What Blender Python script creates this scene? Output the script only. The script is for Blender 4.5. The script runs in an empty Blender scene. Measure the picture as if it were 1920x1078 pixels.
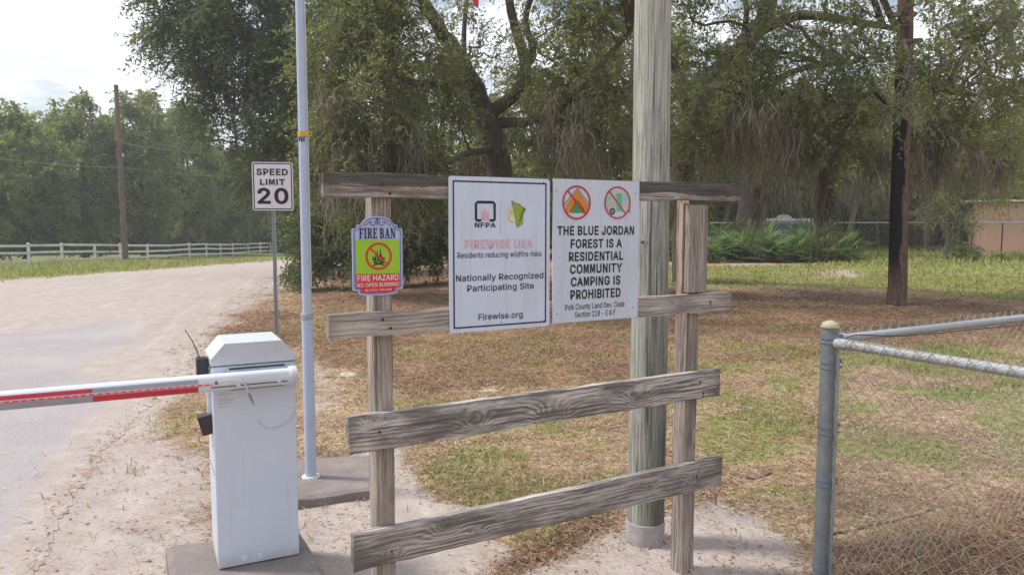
import bpy, math, random
import numpy as np
from mathutils import Matrix, Vector

# ------------------------------------------------------------------ camera, sky, sun, exposure
S = bpy.context.scene
COL = S.collection
rad = math.radians
EYE, FPX, PITCH = 1.72, 1400.0, rad(4.86)
cam = bpy.data.cameras.new('camera')
cam.sensor_width = 36.0
cam.lens = FPX / 1920 * 36
cam.clip_start, cam.clip_end = 0.05, 3000
co = bpy.data.objects.new('camera', cam); COL.objects.link(co)
co.location = (0, 0, EYE); co.rotation_euler = (rad(90) - PITCH, 0, 0)
S.camera = co

SUN_EL, SUN_AZ = rad(57), rad(-82)          # azimuth from +Y, towards -X
W = bpy.data.worlds.new('World'); S.world = W; W.use_nodes = True
wt = W.node_tree
bg = wt.nodes['Background']; bg.inputs['Strength'].default_value = 0.10
sky = wt.nodes.new('ShaderNodeTexSky'); sky.sky_type = 'NISHITA'; sky.sun_disc = False
sky.sun_elevation = SUN_EL; sky.sun_rotation = SUN_AZ; sky.air_density = 1.2; sky.dust_density = 1.5
tcw = wt.nodes.new('ShaderNodeTexCoord')
mpw = wt.nodes.new('ShaderNodeMapping'); mpw.inputs['Scale'].default_value = (1, 1, 2.6); mpw.inputs['Location'].default_value = (0.37, 0.2, 0.1)
nzw = wt.nodes.new('ShaderNodeTexNoise'); nzw.inputs['Scale'].default_value = 3.2; nzw.inputs['Detail'].default_value = 7; nzw.inputs['Roughness'].default_value = 0.55
rpw = wt.nodes.new('ShaderNodeValToRGB')
rpw.color_ramp.elements[0].position = 0.40; rpw.color_ramp.elements[1].position = 0.50
nz2 = wt.nodes.new('ShaderNodeTexNoise'); nz2.inputs['Scale'].default_value = 6; nz2.inputs['Detail'].default_value = 5
rp2 = wt.nodes.new('ShaderNodeValToRGB')
rp2.color_ramp.elements[0].position = 0.3; rp2.color_ramp.elements[0].color = (8.4, 8.9, 9.9, 1)
rp2.color_ramp.elements[1].position = 0.7; rp2.color_ramp.elements[1].color = (11.3, 11.7, 12.4, 1)
mxw = wt.nodes.new('ShaderNodeMixRGB')
lk = wt.links.new
lk(tcw.outputs['Generated'], mpw.inputs['Vector']); lk(mpw.outputs['Vector'], nzw.inputs['Vector'])
lk(mpw.outputs['Vector'], nz2.inputs['Vector']); lk(nzw.outputs['Fac'], rpw.inputs['Fac']); lk(nz2.outputs['Fac'], rp2.inputs['Fac'])
lk(rpw.outputs['Color'], mxw.inputs['Fac']); lk(sky.outputs['Color'], mxw.inputs['Color1']); lk(rp2.outputs['Color'], mxw.inputs['Color2'])
lk(mxw.outputs['Color'], bg.inputs['Color'])

sl = bpy.data.lights.new('sun', 'SUN'); sl.energy = 3.4; sl.angle = rad(9); sl.color = (1.0, 0.95, 0.87)
so = bpy.data.objects.new('sun', sl); COL.objects.link(so)
sd = Vector((math.sin(SUN_AZ) * math.cos(SUN_EL), math.cos(SUN_AZ) * math.cos(SUN_EL), math.sin(SUN_EL)))
so.rotation_euler = (-sd).to_track_quat('-Z', 'Y').to_euler()
so.location = (0, 0, 30)

S.view_settings.view_transform = 'Standard'; S.view_settings.look = 'None'
S.view_settings.exposure = 0.18; S.view_settings.gamma = 1.0
S.render.engine = 'CYCLES'
S.cycles.max_bounces = 9; S.cycles.diffuse_bounces = 7; S.cycles.glossy_bounces = 2; S.cycles.transmission_bounces = 4
S.cycles.caustics_reflective = False; S.cycles.caustics_refractive = False

# ------------------------------------------------------------------ helpers
rng = np.random.default_rng(7)
random.seed(7)

def ray(px, py):
    u, v = (px - 960) / FPX, (539 - py) / FPX
    return np.array([u, math.cos(PITCH) + v * math.sin(PITCH), -math.sin(PITCH) + v * math.cos(PITCH)])

def at(px, py, Y):
    d = ray(px, py)
    return np.array([0, 0, EYE]) + d * Y / d[1]

def sstep(a, b, x):
    t = np.clip((np.asarray(x, float) - a) / (b - a), 0, 1)
    return t * t * (3 - 2 * t)

def _hash(ix, iy, iz, seed):
    h = (ix * 374761393 + iy * 668265263 + iz * 2147483647 + int(seed) * 974711) & 0xFFFFFFFF
    h = ((h ^ (h >> 13)) * 1274126177) & 0xFFFFFFFF
    return ((h ^ (h >> 16)) & 0xFFFF) / 65535.0

def vnoise(x, y, z=0.0, seed=0):
    x, y, z = np.broadcast_arrays(np.asarray(x, float), np.asarray(y, float), np.asarray(z, float))
    ix, iy, iz = (np.floor(v).astype(np.int64) for v in (x, y, z))
    fx, fy, fz = x - ix, y - iy, z - iz
    fx, fy, fz = (f * f * (3 - 2 * f) for f in (fx, fy, fz))
    r = 0
    for dx in (0, 1):
        for dy in (0, 1):
            for dz in (0, 1):
                w = (fx if dx else 1 - fx) * (fy if dy else 1 - fy) * (fz if dz else 1 - fz)
                r = r + w * _hash(ix + dx, iy + dy, iz + dz, seed)
    return r

def fbm(x, y, z=0.0, seed=0, o=4):
    r, a, n = 0, 0.5, 0
    for k in range(o):
        r = r + a * vnoise(np.asarray(x) * 2 ** k, np.asarray(y) * 2 ** k, np.asarray(z) * 2 ** k, seed + k); n += a; a *= 0.5
    return r / n

def gh(x, y):
    """height of the ground"""
    x, y = np.asarray(x, float), np.asarray(y, float)
    s = sstep(0.05, 0.28, -x / np.maximum(y, 1.0))
    h = -0.024 * np.clip(y - 14, 0, 110) * s
    r = np.hypot(x, y)
    h = h + 0.022 * (fbm(x * 1.1, y * 1.1, 0, 3, 3) - 0.5) * sstep(0.5, 2, r)
    h = h + 0.16 * (fbm(x * 0.15, y * 0.15, 0, 9, 2) - 0.5) * sstep(9, 20, r)
    return h

def gpt(px, py):
    """point on the ground seen at a photo pixel"""
    d = ray(px, py); z = 0.0
    for _ in range(12):
        t = (z - EYE) / min(d[2], -1e-3); p = d * t
        z = float(gh(p[0], p[1]))
    return np.array([p[0], p[1], z])

def mesh_np(name, V, F, tone=None, smooth=False):
    """numpy verts and equal-size faces to a mesh"""
    V = np.ascontiguousarray(V, np.float32); F = np.ascontiguousarray(F, np.int32)
    me = bpy.data.meshes.new(name)
    nf, k = F.shape
    me.vertices.add(len(V)); me.vertices.foreach_set('co', V.ravel())
    me.loops.add(nf * k); me.loops.foreach_set('vertex_index', F.ravel())
    me.polygons.add(nf); me.polygons.foreach_set('loop_start', np.arange(0, nf * k, k, dtype=np.int32))
    me.polygons.foreach_set('loop_total', np.full(nf, k, np.int32))
    if smooth: me.polygons.foreach_set('use_smooth', np.ones(nf, bool))
    if tone is not None:
        a = me.attributes.new('tone', 'FLOAT', 'FACE'); a.data.foreach_set('value', np.asarray(tone, np.float32))
    me.update(calc_edges=True)
    return me

def link(name, me, m=None, parent=None, label=None, cat=None, group=None, kind=None):
    o = bpy.data.objects.new(name, me); COL.objects.link(o)
    if m is not None: me.materials.append(m)
    if parent is not None: o.parent = parent
    tag(o, label, cat, group, kind)
    return o

def tag(o, label=None, cat=None, group=None, kind=None):
    for k, v in (('label', label), ('category', cat), ('group', group), ('kind', kind)):
        if v: o[k] = v
    return o

def thing(name, label, cat, loc=(0, 0, 0), rz=0.0, group=None):
    o = bpy.data.objects.new(name, None); COL.objects.link(o)
    o.empty_display_size = 0.2
    o.location = [float(v) for v in loc]; o.rotation_euler = (0, 0, rz)
    return tag(o, label, cat, group)

class MB:
    def __init__(s): s.v, s.f = [], []
    def add(s, V, F):
        n = len(s.v); s.v += [tuple(float(c) for c in p) for p in V]; s.f += [tuple(i + n for i in f) for f in F]; return s
    def box(s, a, b, seg=(1, 1, 1), wob=0.0, seed=0, bev=0.0):
        """box; with seg a gridded shell whose surface wobbles"""
        a, b = np.array(a, float), np.array(b, float)
        if bev > 0:
            x0, y0, z0 = a; x1, y1, z1 = b; V, idx = [], {}
            for i in range(8):
                sx, sy, sz = i & 1, (i >> 1) & 1, (i >> 2) & 1
                c = np.array([x1 if sx else x0, y1 if sy else y0, z1 if sz else z0])
                dr = np.array([-1 if sx else 1, -1 if sy else 1, -1 if sz else 1]) * bev
                for ax in range(3):
                    p = c + dr; p[ax] = c[ax]; idx[(i, ax)] = len(V); V.append(p)
            F = []
            for ax in range(3):
                o1, o2 = (ax + 1) % 3, (ax + 2) % 3
                for sgn in (0, 1):
                    q = [(sgn << ax), (sgn << ax) | (1 << o1), (sgn << ax) | (1 << o1) | (1 << o2), (sgn << ax) | (1 << o2)]
                    f = [idx[(i, ax)] for i in q]; F.append(f if sgn else f[::-1])
                for s1 in (0, 1):
                    for s2 in (0, 1):
                        i0 = (s1 << o1) | (s2 << o2); i1 = i0 | (1 << ax)
                        F.append([idx[(i0, o1)], idx[(i1, o1)], idx[(i1, o2)], idx[(i0, o2)]])
            for i in range(8): F.append([idx[(i, 0)], idx[(i, 1)], idx[(i, 2)]])
            return s.add(V, F)
        V, F, key = [], [], {}
        def vid(i, j, k):
            if (i, j, k) not in key:
                p = a + (b - a) * np.array([i / seg[0], j / seg[1], k / seg[2]])
                if wob:
                    q = p * np.array([9, 9, 9])
                    d = np.array([vnoise(q[0], q[1], q[2], seed + t) - .5 for t in range(3)]) * 2 * wob
                    q = p * 45
                    d += np.array([vnoise(q[0], q[1], q[2], seed + 7 + t) - .5 for t in range(3)]) * 0.8 * wob
                    e = sum([i in (0, seg[0]), j in (0, seg[1]), k in (0, seg[2])])
                    if e >= 2: p = p + (0.5 * (a + b) - p) * np.array([0.002 / abs(b[t] - a[t]) * 2 for t in range(3)])
                    p = p + d
                key[(i, j, k)] = len(V); V.append(p)
            return key[(i, j, k)]
        n0, n1, n2 = seg
        for i in range(n0):
            for j in range(n1):
                F.append([vid(i, j, 0), vid(i, j + 1, 0), vid(i + 1, j + 1, 0), vid(i + 1, j, 0)])
                F.append([vid(i, j, n2), vid(i + 1, j, n2), vid(i + 1, j + 1, n2), vid(i, j + 1, n2)])
        for i in range(n0):
            for k in range(n2):
                F.append([vid(i, 0, k), vid(i + 1, 0, k), vid(i + 1, 0, k + 1), vid(i, 0, k + 1)])
                F.append([vid(i, n1, k), vid(i, n1, k + 1), vid(i + 1, n1, k + 1), vid(i + 1, n1, k)])
        for j in range(n1):
            for k in range(n2):
                F.append([vid(0, j, k), vid(0, j, k + 1), vid(0, j + 1, k + 1), vid(0, j + 1, k)])
                F.append([vid(n0, j, k), vid(n0, j + 1, k), vid(n0, j + 1, k + 1), vid(n0, j, k + 1)])
        return s.add(V, F)
    def prism(s, poly, y0, y1):
        """outline in XZ (counter-clockwise seen from -Y) pushed from y0 to y1"""
        n = len(poly)
        V = [(p[0], y0, p[1]) for p in poly] + [(p[0], y1, p[1]) for p in poly]
        F = [tuple(range(n)), tuple(range(2 * n - 1, n - 1, -1))]
        F += [(i + n, (i + 1) % n + n, (i + 1) % n, i) for i in range(n)]
        return s.add(V, F)
    def tube(s, pts, r, n=10, cap=True):
        pts = [np.array(p, float) for p in pts]
        rs = r if hasattr(r, '__len__') else [r] * len(pts)
        V, F, up = [], [], None
        for i, p in enumerate(pts):
            t = pts[min(i + 1, len(pts) - 1)] - pts[max(i - 1, 0)]; t = t / (np.linalg.norm(t) + 1e-12)
            if up is None: up = np.array([1., 0, 0]) if abs(t[0]) < .8 else np.array([0, 1., 0])
            u = up - t * np.dot(up, t); u /= np.linalg.norm(u) + 1e-12; up = u; w = np.cross(t, u)
            for k in range(n):
                a = 2 * math.pi * k / n
                V.append(p + rs[i] * (math.cos(a) * u + math.sin(a) * w))
        for i in range(len(pts) - 1):
            for k in range(n):
                F.append((i * n + k, i * n + (k + 1) % n, (i + 1) * n + (k + 1) % n, (i + 1) * n + k))
        if cap:
            F.append(tuple(range(n - 1, -1, -1))); F.append(tuple((len(pts) - 1) * n + k for k in range(n)))
        return s.add(V, F)
    def sphere(s, c, r, nu=14, nv=8, z0=-1.0):
        prof = [(math.cos(a), math.sin(a)) for a in np.linspace(math.asin(z0), math.pi / 2, nv)]
        r = np.array(r if hasattr(r, '__len__') else (r, r, r))
        V = [np.array(c) + r * np.array([q * math.cos(2 * math.pi * k / nu), q * math.sin(2 * math.pi * k / nu), z]) for q, z in prof for k in range(nu)]
        F = [(i * nu + k, i * nu + (k + 1) % nu, (i + 1) * nu + (k + 1) % nu, (i + 1) * nu + k) for i in range(nv - 1) for k in range(nu)]
        F.append(tuple(range(nu - 1, -1, -1)))
        return s.add(V, F)
    def ring(s, c, r_out, r_in, y, n=40, sx=1.0):
        """flat ring in XZ facing -Y"""
        V = []
        for k in range(n):
            a = 2 * math.pi * k / n
            for r in (r_out, r_in): V.append((c[0] + r * math.cos(a) * sx, y, c[1] + r * math.sin(a)))
        F = [(2 * k, 2 * ((k + 1) % n), 2 * ((k + 1) % n) + 1, 2 * k + 1) for k in range(n)]
        return s.add(V, F)
    def poly(s, pts, y):
        return s.add([(p[0], y, p[1]) for p in pts], [tuple(range(len(pts)))])
    def line(s, pts, w, y):
        """flat stroke in XZ"""
        pts = [np.array(p, float) for p in pts]; V, F = [], []
        ws = w if hasattr(w, '__len__') else [w] * len(pts)
        for i, p in enumerate(pts):
            t = pts[min(i + 1, len(pts) - 1)] - pts[max(i - 1, 0)]; t /= np.linalg.norm(t) + 1e-12
            nn = np.array([-t[1], t[0]]) * ws[i] / 2
            V += [(p[0] + nn[0], y, p[1] + nn[1]), (p[0] - nn[0], y, p[1] - nn[1])]
        F = [(2 * i, 2 * i + 1, 2 * i + 3, 2 * i + 2) for i in range(len(pts) - 1)]
        return s.add(V, F)
    def mesh(s, name, smooth=False):
        me = bpy.data.meshes.new(name); me.from_pydata(s.v, [], s.f)
        if smooth:
            me.polygons.foreach_set('use_smooth', np.ones(len(me.polygons), bool))
            try: me.set_sharp_from_angle(angle=rad(40))
            except Exception: pass
        me.update(); return me
    def build(s, name, m, parent=None, smooth=False, **kw):
        return link(name, s.mesh(name, smooth), m, parent, **kw)

def sticks(A, B, ra, rb):
    """many thin three-sided sticks"""
    A, B = np.asarray(A, float), np.asarray(B, float); n = len(A)
    ra = np.broadcast_to(ra, n); rb = np.broadcast_to(rb, n)
    t = B - A; t /= np.linalg.norm(t, axis=1, keepdims=True) + 1e-9
    h = np.where(np.abs(t[:, 2:3]) < .9, np.array([[0, 0, 1.]]), np.array([[1., 0, 0]]))
    u = np.cross(t, h); u /= np.linalg.norm(u, axis=1, keepdims=True); w = np.cross(t, u)
    V = np.empty((n, 6, 3))
    for k in range(3):
        a = 2 * math.pi * k / 3; d = math.cos(a) * u + math.sin(a) * w
        V[:, k] = A + d * ra[:, None]; V[:, k + 3] = B + d * rb[:, None]
    base = (np.arange(n) * 6)[:, None]
    F = np.concatenate([base + np.array([[k, (k + 1) % 3, (k + 1) % 3 + 3, k + 3]]) for k in range(3)])
    return V.reshape(-1, 3), F

# ------------------------------------------------------------------ materials
class NT:
    def __init__(s, name, rough=0.8, spec=0.3):
        s.m = bpy.data.materials.new(name); s.m.use_nodes = True; s.t = s.m.node_tree
        s.p = s.t.nodes['Principled BSDF']; s.p.inputs['Roughness'].default_value = rough
        s.p.inputs['Specular IOR Level'].default_value = spec
    def n(s, typ, **kw):
        q = s.t.nodes.new('ShaderNode' + typ)
        for k, v in kw.items(): setattr(q, k, v)
        return q
    def put(s, sock, v):
        if hasattr(v, 'is_linked') or isinstance(v, bpy.types.NodeSocket): s.t.links.new(v, sock)
        elif isinstance(v, (tuple, list)) and len(v) == 3 and len(sock.default_value) == 4: sock.default_value = (*v, 1)
        else: sock.default_value = v
    def co(s, kind='Object', scale=(1, 1, 1), loc=(0, 0, 0)):
        tc = s.n('TexCoord'); mp = s.n('Mapping'); mp.inputs['Scale'].default_value = scale; mp.inputs['Location'].default_value = loc
        s.t.links.new(tc.outputs[kind], mp.inputs['Vector']); return mp.outputs['Vector']
    def noise(s, vec, scale, detail=4, rough=.55, dist=0.0):
        q = s.n('TexNoise'); q.inputs['Scale'].default_value = scale; q.inputs['Detail'].default_value = detail
        q.inputs['Roughness'].default_value = rough; q.inputs['Distortion'].default_value = dist
        s.put(q.inputs['Vector'], vec); return q.outputs['Fac']
    def ramp(s, fac, stops):
        q = s.n('ValToRGB'); e = q.color_ramp.elements
        while len(e) < len(stops): e.new(0.5)
        for i, (p, c) in enumerate(stops):
            e[i].position = p; e[i].color = (*c, 1) if hasattr(c, '__len__') else (c, c, c, 1)
        s.put(q.inputs['Fac'], fac); return q.outputs['Color']
    def mix(s, fac, a, b, mode='MIX'):
        q = s.n('MixRGB', blend_type=mode); s.put(q.inputs['Fac'], fac); s.put(q.inputs['Color1'], a); s.put(q.inputs['Color2'], b)
        return q.outputs['Color']
    def math(s, op, a, b=0.0, c=0.0):
        q = s.n('Math', operation=op); s.put(q.inputs[0], a); s.put(q.inputs[1], b); s.put(q.inputs[2], c); return q.outputs[0]
    def attr(s, name):
        q = s.n('Attribute'); q.attribute_name = name; return q
    def sep(s):
        q = s.n('SeparateXYZ'); s.put(q.inputs[0], s.co()); return q
    def n_out(s, q): return q.outputs[2]
    def bump(s, h, strength=.3, dist=.01):
        q = s.n('Bump'); q.inputs['Strength'].default_value = strength; q.inputs['Distance'].default_value = dist
        s.put(q.inputs['Height'], h); s.t.links.new(q.outputs['Normal'], s.p.inputs['Normal'])
    def col(s, c): s.put(s.p.inputs['Base Color'], c); return s

def plain(name, c, rough=.55, metal=0.0, vary=.12, scale=6.0, spec=.4, dirt=None):
    q = NT(name, rough, spec); q.p.inputs['Metallic'].default_value = metal
    v = q.co(); a = q.noise(v, scale, 5)
    lo = tuple(x * (1 - vary) for x in c); hi = tuple(min(1, x * (1 + vary)) for x in c)
    k = q.ramp(a, [(.3, lo), (.7, hi)])
    if dirt:
        d = q.noise(v, scale * .6, 8, .7); k = q.mix(q.ramp(d, [(.52, 0), (.72, dirt[1])]), k, dirt[0])
    q.col(k); return q.m

def wood(name, axis, light, dark, seed=0.0, knots=1.0, stain=.55, edge=None, soft=0.0, pts=(), length=None):
    """weathered timber, grain along the given local axis"""
    q = NT(name, .85, .2)
    sc = [1.0, 1.0, 1.0]
    v = q.co(loc=(seed, seed * .37, seed * .71))
    sep = q.n('SeparateXYZ'); q.put(sep.inputs[0], v)
    ax = {'X': 0, 'Z': 2}[axis]
    along = sep.outputs[ax]
    across = q.math('ADD', sep.outputs[2 if ax == 0 else 0], q.math('MULTIPLY', sep.outputs[1], 0.83))
    # knots: cells stretched along the grain
    vk = q.co(scale=tuple(2.6 if i == ax else 6.0 for i in range(3)), loc=(seed * 1.7, seed, seed * .3))
    vo = q.n('TexVoronoi', feature='F1'); vo.inputs['Scale'].default_value = 1.0; q.put(vo.inputs['Vector'], vk)
    dk = vo.outputs['Distance']
    wv = q.noise(q.co(scale=tuple(1.1 if i == ax else 5 for i in range(3)), loc=(seed, 0, seed)), 2.0, 3)
    s0 = q.math('ADD', q.math('MULTIPLY', across, 58.0), q.math('MULTIPLY', wv, 4.2))
    hump = q.math('POWER', 2.718, q.math('MULTIPLY', q.math('MULTIPLY', dk, dk), -26.0))
    s2 = q.math('ADD', s0, q.math('MULTIPLY', hump, 4.5 * knots))
    core = None
    if pts:                                                  # the knots one can point at
        sx = q.n('SeparateXYZ'); q.put(sx.inputs[0], q.co())
        wob = q.math('MULTIPLY', q.math('SUBTRACT', q.noise(q.co(), 14, 4), .5), .035)
        for kx, kz, kr in pts:
            dx = q.math('MULTIPLY', q.math('ADD', q.math('SUBTRACT', sx.outputs[0], kx), wob), .62 / kr)
            dz = q.math('MULTIPLY', q.math('ADD', q.math('SUBTRACT', sx.outputs[2], kz), wob), 1.0 / kr)
            d2 = q.math('ADD', q.math('MULTIPLY', dx, dx), q.math('MULTIPLY', dz, dz))
            e_ = q.math('POWER', 2.718, q.math('MULTIPLY', d2, -.55))
            s2 = q.math('ADD', s2, q.math('MULTIPLY', e_, 3.4))
            c_ = q.math('POWER', 2.718, q.math('MULTIPLY', d2, -7.0)); h_ = q.math('MULTIPLY', q.math('POWER', 2.718, q.math('MULTIPLY', d2, -.9)), .35)
            c_ = q.math('MAXIMUM', c_, h_); core = c_ if core is None else q.math('MAXIMUM', core, c_)
    rings = q.math('MULTIPLY_ADD', q.math('SINE', q.math('MULTIPLY', s2, 6.283)), .5, .5)
    fine = q.noise(q.co(scale=tuple(3.0 if i == ax else 150 for i in range(3)), loc=(seed, seed, 0)), 1.0, 4, .6)
    mid = q.noise(q.co(scale=tuple(1.6 if i == ax else 34 for i in range(3)), loc=(0, seed, seed)), 1.0, 3, .6)
    g = q.math('ADD', q.math('MULTIPLY', rings, .14), q.math('ADD', q.math('MULTIPLY', fine, .72), q.math('MULTIPLY', mid, .62)))
    c = q.ramp(g, [(.54, tuple(x * .35 for x in dark)), (.66, dark), (.77, tuple(.7 * a + .3 * b for a, b in zip(light, dark))), (.90, light)])
    st = q.noise(q.co(scale=tuple(1.7 if i == ax else 7 for i in range(3)), loc=(seed, seed * 2, 3)), 1.5, 6, .65)
    c = q.mix(q.ramp(st, [(.44, 0), (.58, stain)]), c, tuple(x * .38 for x in dark))
    warm = q.noise(q.co(scale=(1, 1, 1), loc=(seed * 2, 1, 0)), 2.2, 4)
    c = q.mix(q.ramp(warm, [(.45, 0), (.75, .20)]), c, (light[0] * .75, light[1] * .62, light[2] * .5))
    c = q.mix(q.ramp(dk, [(.06, .9 * min(1, knots)), (.15, 0)]), c, tuple(x * .25 for x in dark))
    crack = q.noise(q.co(scale=tuple(1.3 if i == ax else 60 for i in range(3)), loc=(seed * 3, 2, seed)), 1.0, 2)
    c = q.mix(q.ramp(crack, [(.66, 0), (.70, .8)]), c, tuple(x * .2 for x in dark))
    if core is not None: c = q.mix(q.math('MULTIPLY', core, .88), c, tuple(x * .42 for x in dark))
    if length:                                               # darker, wetter ends
        se = q.n('SeparateXYZ'); q.put(se.inputs[0], q.co()); en_ = q.math('MULTIPLY', q.noise(q.co(scale=(1, 1, 3)), 9, 5, .65), .13)
        far = q.math('MINIMUM', q.math('ADD', se.outputs[0], en_), q.math('ADD', q.math('SUBTRACT', length, se.outputs[0]), en_))
        c = q.mix(q.ramp(far, [(.04, .75), (.13, 0)]), c, tuple(x * .5 for x in dark))
    if soft: c = q.mix(soft, c, tuple(.62 * a + .38 * b for a, b in zip(light, dark)))
    if edge:                                                # rot along the upper edge
        en = q.noise(q.co(scale=(2.2, 9, 9), loc=(seed, 0, 0)), 1.5, 5, .6)
        e0 = q.math('ADD', q.math('MULTIPLY', q.n_out(q.sep()), edge), q.math('MULTIPLY', en, .9))
        c = q.mix(q.ramp(e0, [(.98, 0), (1.22, .82)]), c, tuple(x * .30 for x in dark))
    q.col(c); q.bump(q.math('SUBTRACT', g, q.math('MULTIPLY', crack, .4)), .55, .004)
    return q.m

def leafmat(name, lo, mid, hi, trans=.35):
    q = NT(name, .55, .25); t = q.t
    a = q.attr('tone').outputs['Fac']
    c = q.ramp(a, [(0.0, lo), (.5, mid), (1.0, hi)])
    pn = q.noise(q.co(), .55, 3); c = q.mix(q.ramp(pn, [(.35, 0), (.65, .45)]), c, mid)
    q.col(c)
    tr = q.n('BsdfTranslucent'); q.put(tr.inputs['Color'], q.mix(1.0, c, (1.35, 1.42, .85), 'MULTIPLY'))
    ms = q.n('MixShader'); ms.inputs[0].default_value = trans
    out = [n for n in t.nodes if n.type == 'OUTPUT_MATERIAL'][0]
    t.links.new(q.p.outputs[0], ms.inputs[1]); t.links.new(tr.outputs[0], ms.inputs[2]); t.links.new(ms.outputs[0], out.inputs[0])
    return q.m

def barkmat(name, a, b, scale=(9, 9, 2.2)):
    q = NT(name, .95, .1)
    v = q.co(scale=scale); n1 = q.noise(v, 2.2, 6, .65, .6)
    n2 = q.noise(q.co(), 1.2, 4)
    c = q.ramp(n1, [(.32, a), (.68, b)])
    c = q.mix(q.ramp(n2, [(.45, 0), (.7, .5)]), c, tuple(x * 1.25 for x in b))
    q.col(c); q.bump(n1, .9, .03); return q.m

def cabinet_paint():
    q = NT('white enamel cabinet', .36, .5)
    c = q.ramp(q.noise(q.co(), 5, 4), [(.3, (.575, .635, .755)), (.7, (.62, .68, .80))])
    z = q.math('ADD', q.math('MULTIPLY', q.sep().outputs[2], 5.0), q.math('MULTIPLY', q.noise(q.co(), 9, 6, .7), .9))
    c = q.mix(q.ramp(z, [(.40, .65), (.85, 0)]), c, (.46, .40, .35))                 # sand splashed at the foot
    st = q.noise(q.co(scale=(26, 26, 1.3)), 1.0, 4, .6)
    c = q.mix(q.ramp(st, [(.60, 0), (.76, .30)]), c, (.45, .43, .40))                 # run-off streaks
    sc = q.noise(q.co(scale=(1, 1, 3)), 34, 3, .5, 2.0)
    c = q.mix(q.ramp(sc, [(.70, 0), (.73, .5)]), c, (.40, .39, .38))                  # scuffs
    q.col(c); return q.m

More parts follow.
